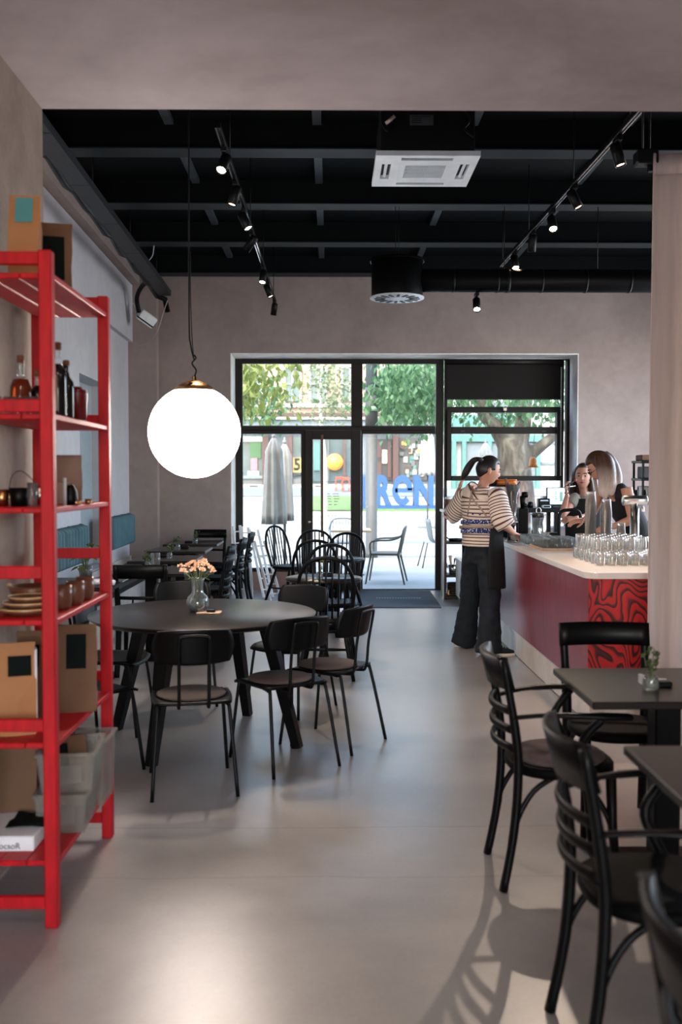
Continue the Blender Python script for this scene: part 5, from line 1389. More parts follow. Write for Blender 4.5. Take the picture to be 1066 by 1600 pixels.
for j in range(7):
    for i in range(5):
        glass('upturned faceted glass in upper layer, %s row from front, %s from left' % (ORD[j], ORD[i]), (1.823 + i * P + (P / 2 if j % 2 else 0), 6.655 + j * P * .93, CZ + .087), 'upturned glasses, upper layer')
ty = thing('wooden_tray', 'light wooden tray under the upright glasses on the bar', 'tray', (1.86, 7.98, CZ))
MB().box((-.17, -.27, 0), (.17, .27, .008), .002).build('tray_base', K['board'], ty)
for q in ((-.17, -.27, -.162, .27), (.162, -.27, .17, .27), (-.162, -.27, .162, -.262), (-.162, .262, .162, .27)): MB().box((q[0], q[1], .008), (q[2], q[3], .02), .001).build('tray_edge', K['board'], ty)
um = MB().lathe([(0, 0), (.033, 0), (.036, .01), (.037, .082), (.034, .082), (.033, .012), (0, .01)], 16).mesh('upright_glass'); um.materials.append(K['drink'])
for j in range(6):
    for i in range(4): glass('upright clear tumbler on the wooden tray, %s row from front, %s from left' % (ORD[j], ORD[i]), (1.735 + i * .08, 7.77 + j * .084, CZ + .0085), 'upright tumblers on the wooden tray', um)
fm = MB().lathe([(0, 0), (.024, 0), (.026, .008), (.036, .045), (.04, .085), (.037, .085), (.032, .045), (.02, .012), (0, .01)], 16).mesh('flared_glass'); fm.materials.append(K['drink'])
for j in range(4):
    for i in range(3): glass('clear flared glass beside the barista hand, %s row from front, %s from left' % (ORD[j], ORD[i]), (1.70 + i * .085, 8.33 + j * .085, CZ), 'flared glasses by the hand', fm)
# --- stacked plastic cups
cm = MB().lathe([(.031, .105), (.033, .103), (.0405, .006), (.043, .006), (.043, 0), (.040, 0), (.0395, .006), (.031, .100), (0, .100), (0, .105)][::-1], 18).mesh('plastic_cup'); cm.materials.append(K['plasticcup'])
def cups(lab, x, y, n, pitch, group, s=1.0):
    for k in range(n):
        o = bpy.data.objects.new('plastic_cup', cm); COL.objects.link(o); o.location = (x, y, CZ + k * pitch); o.scale = (s, s, s)
        tag(o, lab % ORD[k], 'cup', group)
cups('clear plastic cup, %s from the bottom of the taller left stack behind the glasses', 1.955, 7.30, 21, .0185, 'cups of the taller stack')
cups('clear plastic cup, %s from the bottom of the shorter right stack behind the glasses', 2.075, 7.31, 18, .0185, 'cups of the shorter stack')
cups('small clear plastic cup, %s from the bottom of the lowest stack beside the beer tap', 2.175, 7.27, 9, .0195, 'small cups by the tap', .82)
# --- beer tap
q = W(990, 782, 7.28)
bt = thing('beer_tap', 'brushed steel beer tap tower with horizontal head on the bar', 'tap', (q.x + .01, 7.28, CZ))
hz_ = q.z - CZ
MB().lathe([(0, 0), (.06, 0), (.06, .012), (.042, .02), (.034, .05), (.032, hz_), (0, hz_)], 28).build('column', K['chrome'], bt)
MB().lathe([(0, -.09), (.034, -.09), (.038, -.085), (.038, .085), (.034, .09), (0, .09)], 28, mx=axes((.0, 0, hz_), (0, 1, 0), (0, 0, 1), (1, 0, 0))).build('head', K['chrome'], bt)
for s in (-.02, .045): 
    f_ = MB().tube(curve([(.05 + s, .03, hz_ - .01), (.05 + s, .08, hz_ - .02), (.05 + s, .1, hz_ - .05), (.05 + s, .1, hz_ - .09)]), .01, 10).build('faucet', K['chrome'], bt)
    MB().lathe([(0, 0), (.008, 0), (.012, .06), (.009, .08), (0, .08)], 12, at=(.05 + s, .06, hz_)).build('tap_handle', K['black'], f_)
MB().tube([(.09, 0, hz_ - .02), (.13, -.02, hz_ - .03), (.15, -.03, hz_ - .03)], .012, 10).build('side_valve', K['chrome'], bt)
# --- black faucet
q = W(884, 838, 8.85)
fc = thing('black_faucet', 'matt black swan neck faucet rising from the bar', 'faucet', (q.x - .06, 8.85, CZ))
MB().lathe([(0, 0), (.04, 0), (.04, .008), (.02, .014), (0, .014)], 20).build('flange', K['blackmetal'], fc)
MB().tube(curve([(0, 0, .01), (0, 0, .15), (.004, 0, .24), (.03, 0, .275), (.08, 0, .285), (.15, 0, .283), (.185, 0, .26), (.195, 0, .215)], 5), .0155, 12).build('neck', K['blackmetal'], fc)
MB().tube([(0, -.015, .03), (.05, -.05, .04)], .008, 8).build('lever', K['blackmetal'], fc)
# --- things behind the glasses
q = W(840, 744, 9.0)
ca = thing('glass_carafe', 'hourglass shaped clear glass carafe on the bar', 'carafe', (q.x, 9.0, CZ))
pf = [(0, 0), (.048, 0), (.052, .012), (.035, .09), (.03, .115), (.036, .15), (.05, .205), (.055, .21)]
MB().lathe(pf + [(r - .003, z) for r, z in pf[:1:-1]] + [(0, .008)], 24).build('glass', K['drink'], ca)
q = W(847, 744, 9.55)
sp = thing('steel_pot', 'brushed steel pot with lid and wire loop handle on the bar', 'pot', (q.x - .03, 9.55, CZ))
MB().lathe([(0, 0), (.072, 0), (.075, .01), (.075, .22), (0, .22)], 28).build('pot_body', K['chrome'], sp)
MB().lathe([(0, .2205), (.079, .2205), (.079, .23), (.03, .236), (0, .238)], 28).build('lid', K['chrome'], sp)
MB().tube(curve([(-.022, 0, .235), (-.022, 0, .265), (0, 0, .287), (.022, 0, .265), (.022, 0, .235)]), .005, 8).build('lid_handle', K['chrome'], sp)
q = W(802, 744, 9.0)
st = thing('steel_canister', 'steel canister in a black stand carrying the feather vase', 'canister', (q.x, 9.0, CZ))
MB().lathe([(0, .0), (.034, 0), (.034, .166), (0, .166)], 24).build('canister', K['chrome'], st)
MB().lathe([(0, .1661), (.046, .1661), (.046, .174), (0, .174)], 24).build('stand_plate', K['slab'], st); 
for s in (-1, 1): MB().box((s * .04 - .005, -.012, 0), (s * .04 + .005, .012, .166)).build('stand_leg', K['black'], st)
fvz = thing('feather_vase', 'tall clear vase of brown feathery stems on the steel canister', 'vase', (q.x, 9.0, CZ + .1745))
pf = [(0, 0), (.04, 0), (.042, .01), (.03, .06), (.04, .14), (.07, .34)]
MB().lathe(pf + [(r - .003, z) for r, z in pf[:1:-1]] + [(0, .006)], 24).build('glass', K['drink'], fvz)
for dx, dy, h in ((-.066, 0, .40), (-.035, .02, .33), (.0, -.01, .3), (.03, .02, .34), (.06, -.005, .37), (.045, -.03, .36), (-.05, -.02, .36)):
    MB().tube(curve([(dx * .08, dy * .1, .012), (dx * .25, dy * .3, .1), (dx * .7, dy, h * .6), (dx, dy, h)]), [.004] * 6 + [.008] * 6 + [.012] * 6 + [.005], 8).build('feather_stem', K['plant'], fvz)
MB().lathe([(0, 0), (.003, 0)], 4)
q = W(814, 744, 9.3)
gd = thing('coffee_grinder', 'upright black coffee grinder behind the feather vase', 'grinder', (q.x + .02, 9.3, CZ))
MB().box((-.045, -.06, 0), (.045, .06, .29), .008).build('housing', K['black'], gd); MB().lathe([(0, .2901), (.02, .2901), (.03, .4), (.0, .41)], 16).build('hopper', K['black'], gd)
MB().lathe([(0, -.03), (.03, -.025), (.034, 0), (.03, .025), (0, .03)], 16, at=(.02, 0, .415)).build('knob', K['black'], gd); MB().box((-.03, -.1, .05), (.03, -.06, .065), .004).build('dosing_tray', K['blackmetal'], gd)
q = W(783, 752, 9.6)
em = thing('espresso_machine', 'black framed espresso machine behind the striped barista', 'coffee machine', (q.x + .02, 9.62, CZ)); hm_ = W(783, 757.5, 9.6).z - CZ
MB().box((-.2, -.2, .0), (.1, .2, .06), .01).build('drip_base', K['blackmetal'], em); MB().box((-.2, .0, .06), (.08, .2, .36), .015).build('machine_body', K['chrome'], em)
MB().box((-.22, -.2, hm_ - .018), (.14, .2, hm_), .004).build('cup_shelf', K['black'], em)
for x in (-.2, .1): MB().box((x - .008, -.19, .06), (x + .008, -.174, hm_ - .018)).build('shelf_post', K['black'], em); 
for x in (-.12, .0): 
    gh = MB().lathe([(0, .2), (.03, .2), (.03, .27), (0, .27)], 16, at=(x, -.06, 0)).build('group_head', K['chrome'], em); MB().tube([(x, -.08, .215), (x, -.2, .2)], .012, 8).build('portafilter', K['black'], gh)
ob = thing('orange_basket', 'orange plastic basket on the coffee machine shelf', 'basket', (q.x + .045, 9.6, CZ + hm_))
MB().prism(roundrect(.19, .16, .04), .045, smooth=True).build('basket', K['orange'], ob); MB().tube([V((x, y, .047)) for x, y in roundrect(.2, .17, .045)], .006, 6, closed=True).build('basket_rim', K['orange'], ob)
single('black_tin', 'small black tin beside the orange basket', 'tin', MB().box((-.035, -.04, 0), (.035, .04, .06), .006), 'black', (q.x - .09, 9.58, CZ + hm_))
single('metal_saucer', 'shallow steel drip dish under the barista\'s hand', 'dish', MB().lathe([(0, 0), (.06, 0), (.085, .012), (.083, .015), (.058, .004), (0, .004)], 24), 'chrome', (1.665, 8.74, CZ))
for i, (x, y, s) in enumerate(((2.03, 9.2, 'left'), (2.08, 9.14, 'right'))):
    single('tool_tray', 'low black tray of bar tools beside the faucet, ' + s, 'tray', MB().box((-.05, -.05, 0), (.05, .05, .03 + .02 * i), .005), 'black' if i else 'board', (x - .02 + .1 * i - .08 * 0, y + .25 * i, CZ))
for k in range(6):
    a = rnd.uniform(-.5, .5); single('bar_spoon', 'slim pale wooden stirrer on the bar tool tray, %s from the bottom' % ORD[k], 'stirrer', MB().bar((-.05, 0, 0), (.05, 0, .012), .008, .004), 'board', (2.01 + rnd.uniform(-.03, .03), 9.2 + rnd.uniform(-.03, .03), CZ + .034 + .004 * k), 'wooden stirrers').rotation_euler = (0, 0, a)
# --- back counter below the serving window
bz = W(840, 793, 12.5).z
bk2 = thing('back_counter', 'dark back counter on black legs below the serving window', 'counter', (2.75, 12.5, 0))
MB().box((-.6, -.26, bz - .055), (.75, .24, bz), .004).build('worktop', K['black'], bk2)
for x in (-.58, .1, .7):
    for y in (-.22, .2): MB().box((x - .025, y - .025, 0), (x + .025, y + .025, bz - .055)).build('leg', K['black'], bk2)
MB().box((-.58, -.22, .3), (.72, .2, .33)).build('low_shelf', K['black'], bk2)
def mon(x, y, D): return W(x, y, D)
q = W(873, 794, 12.35)
mo = thing('point_of_sale_monitor', 'till monitor with pale green screen on the back counter', 'monitor', (q.x - .02, 12.4, bz), .25)
MB().box((-.13, .0, .03), (.13, .025, .26), .006).build('display_case', K['black'], mo); MB().box((-.12, -.002, .045), (.12, .0, .25)).build('screen', K['screen'], mo, 'glowing pale screen')
for k in range(7): MB().box((-.02, -.0035, .22 - k * .022), (-.005 + .01 * (k % 3), -.002, .232 - k * .022)).build('screen_row', K['screengreen'], mo)
MB().box((.05, -.0035, .08), (.09, -.002, .2)).build('screen_column', K['screengreen'], mo)
MB().box((-.08, -.06, 0), (.08, .06, .03), .006).build('stand', K['black'], mo)
q = W(851, 790, 12.35)
cp = thing('receipt_printer', 'boxy black receipt printer left of the till monitor', 'printer', (q.x, 12.42, bz)); MB().box((-.075, -.06, 0), (.075, .06, .12), .01).build('housing', K['black'], cp); MB().box((-.05, -.062, .085), (.05, -.03, .1), .002).build('paper_slot', K['acwhite'], cp); MB().box((-.04, -.0, .12), (.04, .004, .15)).build('paper', K['whitepaper'], cp)
ct2 = thing('card_terminal', 'grey card terminal in front of the receipt printer', 'terminal', (q.x + .01, 12.3, bz)); MB().box((-.055, -.04, 0), (.055, .04, .035), .008).build('housing', K['acwhite'], ct2); MB().box((-.04, -.042, .01), (.04, -.039, .03)).build('display', K['black'], ct2)
for x, s, l in ((829, .035, 'dark round jar with lid at the left of back counter'), (821, .025, 'smaller dark pot at the far left of back counter')):
    q = W(x, 790, 12.4); single('round_jar', l, 'jar', MB().lathe([(0, 0), (s, 0), (s * 1.1, s), (s * .9, s * 2), (s * .3, s * 2.3), (0, s * 2.3)], 18), 'black', (q.x, 12.4, bz))
# --- cabinet and shelves at far right behind the bar
q = W(1006, 760, 10.0)
cbn2 = thing('bar_cabinet', 'grey cabinet with dark drawers behind the bar at far right', 'cabinet', (q.x + .25, 10.0, 0))
MB().box((-.35, -.25, 0), (.5, .25, 1.05), .004).build('carcass', K['poledark'], cbn2); MB().box((-.36, -.27, 1.05), (.5, .26, 1.09), .004).build('worktop', K['black'], cbn2)
for k in range(3):
    d_ = MB().box((-.33, -.265, .72 - k * .3), (.48, -.25, 1.0 - k * .3), .004).build('drawer', K['curtain'], cbn2); MB().box((-.05, -.28, .88 - k * .3), (.1, -.265, .9 - k * .3), .003).build('drawer_handle', K['chrome'], d_)
su = thing('brewer_rack', 'black rack of brewing equipment on the cabinet at far right', 'rack', (q.x + .2, 10.05, 1.09))
for x in (-.24, .3):
    for y in (-.15, .15): MB().box((x - .01, y - .01, 0), (x + .01, y + .01, .62)).build('post', K['black'], su)
for z in (.2, .42, .6): MB().box((-.26, -.17, z), (.32, .17, z + .025), .004).build('shelf', K['black'], su)
for x, z, w_, h_, m_, l in ((-.1, .625, .28, .06, 'paper', 'flat kraft box topmost on brewer rack'), (-.12, .445, .2, .12, 'poledark', 'dark box on the middle rack shelf'), (-.14, .225, .16, .14, 'shopglass', 'grey canister box on the lower rack shelf'), (.1, .225, .14, .1, 'black', 'black box right on the lower rack shelf')):
    tag(MB().box((-w_ / 2, -.1, 0), (w_ / 2, .1, h_), .008).build('storage_box', K[m_], loc=V(su.location) + V((x, 0, z))), l, 'box')
single('steel_pitcher', 'small steel milk pitcher under the brewer rack', 'pitcher', MB().lathe([(0, 0), (.04, 0), (.045, .05), (.03, .09), (.034, .1), (.03, .1), (.026, .09), (.04, .05), (0, .01)], 20), 'chrome', V(su.location) + V((-.1, -.1, 0)))
# --- narrow shelf left of the barista
q0, q1 = W(692.5, 796, 12.45), W(729, 796, 12.45)
ns = thing('narrow_shelf', 'narrow dark wooden shelf left of the striped barista', 'shelf', (q0.x, 12.3, 0)); wN = q1.x - q0.x + .1; hN = q0.z
for x in (0, wN - .03): MB().box((x, 0, 0), (x + .03, .35, hN - .03), .002).build('side_panel', K['darkwood'], ns)
MB().box((-.02, -.01, hN - .03), (wN + .02, .36, hN), .003).build('top_board', K['slab'], ns, 'white top board'); MB().box((-.022, -.012, 0), (-.002, .0, hN - .03)).build('edge_strip', K['slab'], ns, 'white edge strip')
for z in (.01, .28, .70): MB().box((.03, .01, z), (wN - .03, .35, z + .03), .002).build('shelf_board', K['darkwood'], ns)
pc = thing('paper_cup', 'kraft takeaway cup stack with pale lid on the narrow shelf', 'cup', (q0.x + .07, 12.42, hN))
MB().lathe([(0, 0), (.038, 0), (.052, .13), (0, .13)], 20).build('cup', K['paper'], pc); MB().lathe([(0, .1301), (.056, .1301), (.056, .145), (.045, .16), (0, .16)], 20).build('lid', K['whitepaper'], pc)
fp = thing('frying_pan', 'dark shallow pan on the middle board of narrow shelf', 'pan', (q0.x + .16, 12.42, .7305))
MB().lathe([(0, 0), (.08, 0), (.1, .035), (.096, .035), (.078, .005), (0, .005)], 24).build('pan', K['black'], fp); MB().tube([(-.09, 0, .03), (-.12, -.06, .05)], .008, 8).build('handle', K['black'], fp)
sb_ = thing('steel_bucket', 'small steel bucket with utensils on the narrow shelf', 'bucket', (q0.x + .12, 12.42, .311))
MB().lathe([(0, 0), (.04, 0), (.055, .12), (.05, .12), (.036, .006), (0, .005)], 20).build('bucket', K['chrome'], sb_); MB().tube(curve([(-.054, 0, .11), (-.06, -.04, .04), (0, -.06, .02), (.06, -.04, .04), (.054, 0, .11)]), .002, 5).build('wire_handle', K['chrome'], sb_)
MB().tube([(-.01, 0, .02), (-.03, 0, .24)], [.008, .02], 8, flat=.4).build('wooden_spoon', K['board'], sb_); MB().tube([(.02, .01, .02), (.03, .01, .2)], [.004, .012], 8, flat=.4).build('steel_spoon', K['chrome'], sb_)
for k, x in enumerate((.235, .27)): single('tall_canister', 'pink grey canister on the narrow shelf behind the bucket, ' + ('left' if k == 0 else 'right'), 'canister', MB().lathe([(0, 0), (.024, 0), (.024, .17), (0, .17)], 16), 'curtain', (q0.x + x - .02, 12.5, .311))
wk = thing('wicker_basket', 'dark wicker basket on the bottom of the narrow shelf', 'basket', (q0.x + .18, 12.46, .041))
for k in range(6): MB().tube([V((x, y, .014 + k * .026)) for x, y in roundrect(.22, .18, .04)], .014, 6, closed=True).build('weave_ring', K['darkwood'], wk)
MB().prism(roundrect(.2, .16, .04), .01).build('basket_floor', K['darkwood'], wk)
single('gold_figure', 'tiny golden figurine at the foot of the narrow shelf', 'figurine', MB().lathe([(0, 0), (.02, 0), (.025, .02), (.012, .05), (.014, .07), (0, .085)], 12), 'brass', (q0.x + .06, 12.36, .0405))
a, b = W(721, 880, 11.6), W(752, 925, 11.6)
cc = thing('cream_cabinet', 'cream painted cabinet end behind the barista\'s legs', 'cabinet', (a.x, 11.6, 0))
MB().box((0, 0, .08), (.5, .5, a.z), .004).build('carcass', K['plinth'], cc); MB().box((.02, .02, 0), (.48, .48, .08)).build('toe_kick', K['poledark'], cc); MB().box((-.01, -.012, a.z), (.51, .51, a.z + .025), .003).build('cabinet_top', K['slab'], cc)

# ================================================================ PEOPLE
from mathutils.bvhtree import BVHTree
add('eyewhite', mat('eye_white', '#a39993', .4, var=0)); add('iris', mat('dark_iris', '#2a1a12', .2, var=0)); add('lip', mat('red_lips', '#9c4347', .45, var=0)); add('brow', mat('dark_eyebrow', '#22150f', .8, var=0))
add('sole', mat('cream_rubber_sole', '#d9d2c8', .6)); add('shoe', mat('black_canvas_shoe', '#14161a', .8)); add('blackcloth', mat('black_cloth', '#0c0d10', .85, var=.2, bump=.3, bs=30))
def frame(f, up=(0, 0, 1)):
    f = V(f).normalized(); r = f.cross(V(up)).normalized(); return r, f, r.cross(f)
def hshape(n):
    x, y, z = n
    p = V((x * .074, y * .096, z * .116))
    if z < 0:
        p.x *= 1 - .30 * (-z) ** 1.4; p.y *= (1 - .42 * (-z) ** 1.2) if y < 0 else (1 - .05 * (-z) ** 2)
    if y > 0:
        t = (.2 - z) / .42
        nose = .025 * max(0, min(1, t)) ** 1.2 * (1 if z > -.23 else max(0, 1 - (-.23 - z) / .07)) * math.exp(-(x / (.10 + .06 * max(0, min(1, t)))) ** 2)
        g = lambda a, sa, b, sb: math.exp(-((abs(x) - a) / sa) ** 2 - ((z - b) / sb) ** 2)
        p.y += (nose - .011 * g(.36, .17, .05, .11) + .004 * g(.3, .25, .24, .08) + .006 * g(0, .22, -.46, .06) - .003 * g(0, .2, -.56, .04) + .008 * g(0, .25, -.78, .12) + .004 * g(.5, .15, -.2, .15)) * (y ** .5)
    return p
def headgrid(fn, c, R, nla=34, nlo=44):
    vs, fs = [], []
    for i in range(nla + 1):
        la = -PI / 2 + PI * i / nla
        for j in range(nlo):
            lo = 2 * PI * j / nlo; n = V((math.cos(la) * math.sin(lo), math.cos(la) * math.cos(lo), math.sin(la)))
            p = fn(n); vs.append(V(c) + R[0] * p.x + R[1] * p.y + R[2] * p.z)
    for i in range(nla):
        for j in range(nlo):
            k = (j + 1) % nlo; fs.append((i * nlo + k, i * nlo + j, (i + 1) * nlo + j, (i + 1) * nlo + k))
    fs.append(tuple(range(nlo))); fs.append(tuple(nla * nlo + j for j in range(nlo))[::-1])
    return vs, fs
def head(mb, c, f, s=1.0, up=(0, 0, 1)):
    R = frame(f, up); R = tuple(q * s for q in R)
    vs, fs = headgrid(hshape, c, R); mb.add(vs, fs, True)
    for sx in (-1, 1):
        e = V(c) + R[0] * (sx * .074) + R[1] * -.008 + R[2] * -.008
        mb.limb([(e - R[2] * .026, .008, .009), (e - R[2] * .01 + R[0] * sx * .006, .011, .013), (e + R[2] * .012 + R[0] * sx * .008, .012, .016), (e + R[2] * .03 + R[0] * sx * .006, .006, .01)], 10, 3, side=R[0])
    return R
def face(root, c, R, lips=True):
    for sx in (-1, 1):
        e = V(c) + R[0] * (sx * .029) + R[1] * .0785 + R[2] * .006
        ey = MB().add(*headgrid(lambda n: n * .0098, e, R, 10, 14), True).build('eye', K['eyewhite'], root)
        MB().add(*headgrid(lambda n: n * .0068, e + R[1] * .0075, R, 8, 10), True).build('iris', K['iris'], ey)
        MB().tube([V(c) + R[0] * (sx * q) + R[1] * w_ + R[2] * z for q, w_, z in ((.014, .095, .027), (.03, .0905, .033), (.048, .079, .027))], [.003, .0042, .002], 6).build('eyebrow', K['brow'], root)
    if lips: MB().limb([(V(c) + R[0] * -.021 + R[1] * .084 + R[2] * -.053, .001, .001), (V(c) + R[0] * -.008 + R[1] * .093 + R[2] * -.052, .0065, .005), (V(c) + R[0] * .008 + R[1] * .093 + R[2] * -.052, .0065, .005), (V(c) + R[0] * .021 + R[1] * .084 + R[2] * -.053, .001, .001)], 10, 4, side=R[2]).build('lips', K['lip'], root)
def haircap(c, R, front=.35, hi=.62, th=.012, side=.05):
    def fn(n):
        x, y, z = n; p = hshape(V((x, min(y, .99), z)) if y < .2 else n)
        # hair where the direction is outside the face opening
        m = max(min((y - front) / .12, (hi - z) / .1), 0)
        zmin = -.58 + max(0, min(1, (y + .75) / .9)) * (.58 + side)
        k = max(0, min(1, 1 - max(m, (zmin - z) / .1)))
        if y > front - .1: p = V((n.x * .074, n.y * .096, n.z * .116))
        return p * (.84 + .16 * k) + p.normalized() * (th * k)
    return MB().add(*headgrid(fn, c, R, 40, 52), True)
def hand(mb, w, d, nrm, thumb, curl=.35, s=1.0, spread=.02):
    w = V(w); d = V(d).normalized(); n = (V(nrm) - d * V(nrm).dot(d)).normalized(); sd = d.cross(n)
    if sd.dot(V(thumb)) < 0: sd = -sd
    mb.limb([(w - d * .03, .026 * s, .019 * s), (w, .026 * s, .017 * s), (w + d * .03 * s, .034 * s, .015 * s), (w + d * .07 * s, .039 * s, .014 * s), (w + d * .09 * s, .036 * s, .011 * s)], 12, 3, side=sd)
    for k, (o, L) in enumerate(((.03, .072), (.0105, .08), (-.0105, .075), (-.03, .058))):
        p = w + d * (.083 - .006 * abs(k - 1.2)) * s + sd * o * s; dr = (d + sd * o * spread * 30).normalized(); pts = [p - d * .02, p]; a = 0
        for j, q in enumerate((.45, .32, .25)):
            a += curl * (.7 + .4 * j) * (1 + .12 * k); v = dr * math.cos(a) + n * math.sin(a); pts.append(pts[-1] + v * L * q * s)
        mb.tube(pts, [.0095 * s, .0095 * s, .0088 * s, .0078 * s, .006 * s], 8)
    b = w + d * .025 * s + sd * .028 * s; v1 = (d * .6 + sd * .8 + n * .25).normalized(); v2 = (d * .9 + sd * .35 + n * .35).normalized()
    mb.tube([b - v1 * .02, b, b + v1 * .035 * s, b + v1 * .035 * s + v2 * .032 * s, b + v1 * .035 * s + v2 * .056 * s], [.012 * s, .012 * s, .0105 * s, .0095 * s, .006 * s], 8)
def arm(mb, sh, el, wr, s=1.0):
    sh, el, wr = V(sh), V(el), V(wr)
    mb.limb([(sh, .047 * s, .05 * s), (sh.lerp(el, .4), .043 * s, .045 * s), (sh.lerp(el, .9), .036 * s, .037 * s), (el, .036 * s, .037 * s), (el.lerp(wr, .25), .037 * s, .036 * s), (el.lerp(wr, .7), .029 * s, .028 * s), (wr, .025 * s, .021 * s)], 14, 3, side=(.3, .3, 1))
def leg(mb, hip, kn, an, toe, s=1.0):
    hip, kn, an, toe = V(hip), V(kn), V(an), V(toe)
    mb.limb([(hip, .075 * s, .08 * s), (hip.lerp(kn, .5), .062 * s, .066 * s), (kn, .047 * s, .05 * s), (kn.lerp(an, .35), .047 * s, .052 * s), (kn.lerp(an, .85), .032 * s, .035 * s), (an, .033 * s, .038 * s), (V((an.x, an.y, .05)), .034, .04)], 14, 3)
    d = toe - an; d.z = 0; d.normalize()
    mb.limb([(an - d * .045 + V((0, 0, .04 - an.z)), .025, .025), (an + V((0, 0, .045 - an.z)), .034, .034), (an + d * .1 + V((0, 0, .035 - an.z)), .04, .022), (toe + V((0, 0, .025 - toe.z)), .028, .014)], 12, 3)
def shoe(root, an, d, L=.25):
    d = V(d); d.z = 0; d.normalize(); r = V((d.y, -d.x, 0)); b = V((an[0], an[1], 0)) - d * .07
    n = 20; m = MB()
    out = []
    for k in range(n):
        a = 2 * PI * k / n; u = .5 + .5 * math.cos(a); w_ = (.036 + .012 * math.sin(PI * u ** 1.3)) * math.sin(a)
        out.append(b + d * (u * L) + r * w_)
    def ring(z, k=1.0): 
        c = b + d * L * .5; return [c + (p - c) * k + V((0, 0, z)) for p in out]
    def stack(rings, name, mt, par):
        mb = MB()
        for q in rings: mb.v += q; mb.t += [0.0] * n
        for i in range(len(rings) - 1):
            for k in range(n): mb.f.append((i * n + k, (i + 1) * n + k, (i + 1) * n + (k + 1) % n, i * n + (k + 1) % n)); mb.sm.append(True)
        mb.f += [tuple(range(n)), tuple((len(rings) - 1) * n + k for k in range(n))[::-1]]; mb.sm += [False] * 2
        return mb.build(name, K[mt], par)
    s = stack([ring(.002, .98), ring(.004, 1), ring(.03, 1), ring(.032, .97)], 'shoe_sole', 'sole', root)
    up = [ring(.032, .97), ring(.055, .93)]
    up.append([p + V((0, 0, .08)) + (b + d * .07 - p) * (.45) for p in [q.copy() for q in out]]); up.append([b + d * .07 + (p - b - d * .07) * .33 + V((0, 0, .105)) for p in out])
    stack(up, 'shoe_upper', 'shoe', s)
    for k in range(3):
        q = b + d * (.135 + .022 * k) + V((0, 0, .092 - .008 * k)); MB().tube([q - r * .022, q + V((0, 0, .004)), q + r * .022], .004, 6).build('shoe_lace', K['sole'], s)

def P3(x, y, D): return W(x, y, D)
# ---------------------------------------------------------------- barista in the striped top
wo = thing('person', 'person in striped top and dark jeans with black ponytail standing at the counter', 'person', (1.31, 8.6, 0))
h = V((.78, .62, 0)).normalized(); r = V((h.y, -h.x, 0))
pel, wai, che, nek = P3(753, 866, 8.6), P3(752, 832, 8.58), P3(751, 797, 8.56), P3(754, 764, 8.55)
sR, sL = nek + r * .165 + V((0, 0, -.055)), nek - r * .175 + V((0, 0, -.06))
eL, wL = P3(705, 806, 8.84), P3(717, 766, 8.74)
eR, wR = P3(787, 819, 8.32), P3(803, 833, 8.52)
hc = P3(763, 735, 8.53)
kL, aL, kR, aR = P3(734, 940, 8.78), P3(726, 1000, 8.86), P3(766, 940, 8.48), P3(764, 1015, 8.40)
fd = V((.93, .20, 0)).normalized()
b = MB()
b.limb([(pel - V((0, 0, .06)), .13, .1), (pel + V((0, 0, .05)), .15, .1), (wai, .125, .088), (che, .15, .1), (che + V((0, 0, .12)), .16, .09), (nek + V((0, 0, -.03)), .09, .065), (nek + V((.0, 0, .0)), .055, .055)], 18, 4, side=r)
b.limb([(nek - V((0, 0, .04)), .055, .055), (nek + V((.005, 0, .03)), .047, .05), (hc + V((-.015, 0, -.07)), .046, .052), (hc + V((-.01, 0, -.02)), .05, .055)], 14, 3, side=r)
R1 = head(b, hc, (.98, .08, -.24), 1.06)
arm(b, sL, eL, wL); arm(b, sR, eR, wR)
hand(b, wL, P3(724, 744, 8.66) - wL, (.75, -.5, .1), (-.6, -.2, .3), .12, 1.0, .1)
hand(b, wR, P3(822, 842, 8.7) - wR, (.0, .15, -1), (-.4, .6, 0), .42, 1.0)
leg(b, pel - r * .085, kL, aL, aL + fd * .15); leg(b, pel + r * .085, kR, aR, aR + fd * .15)
b.solid('body', K['skin'], wo, .0065, 2)
hcap = haircap(hc, R1, .40, .60, .011, .10); hcap.solid('hair', K['hairblack'], wo, .007, 3)
pt_ = MB().limb([(P3(754, 719, 8.47), .018, .018), (P3(747, 717.5, 8.46), .02, .02), (P3(740, 720, 8.5), .028, .026), (P3(733, 729, 8.54), .036, .032), (P3(727, 740, 8.56), .034, .03), (P3(722, 750, 8.57), .012, .012)], 14, 5, side=(0, 1, 0))
pt_.build('ponytail', K['hairblack'], wo)
MB().tube([P3(749, 714.5, 8.44), P3(749, 721, 8.44)], .024, 12).build('hair_tie', K['blackcloth'], wo)
face(wo, hc, tuple(q for q in R1))
# jeans
j = MB()
j.limb([(wai + V((0, 0, -.06)), .150, .112), (wai.lerp(pel, .6), .166, .125), (pel, .178, .132), (pel - V((0, 0, .08)), .175, .125)], 20, 4, side=r)
for s_, k_, a_, hem in ((-1, kL, aL, .118), (1, kR, aR, .124)):
    hp0 = pel + r * (s_ * .085)
    j.limb([(hp0 + V((0, 0, -.0)), .098, .118), (hp0.lerp(k_, .35), .1, .105), (k_, .09, .092), (k_.lerp(a_, .5), .098, .1), (a_ + V((0, 0, -.015)), hem - .01, hem), (V((a_.x, a_.y, .066)) + fd * .0, hem * .97, hem)], 18, 5, side=r)
jo = j.solid('jeans', K['denim'], wo, .012, 5)
tx = bpy.data.textures.new('creases', 'CLOUDS'); tx.noise_scale = .09
def crease(o, st):
    m = o.modifiers.new('crease', 'DISPLACE'); m.texture = tx; m.strength = st; m.mid_level = .5; m.texture_coords = 'GLOBAL'
crease(jo, .03)
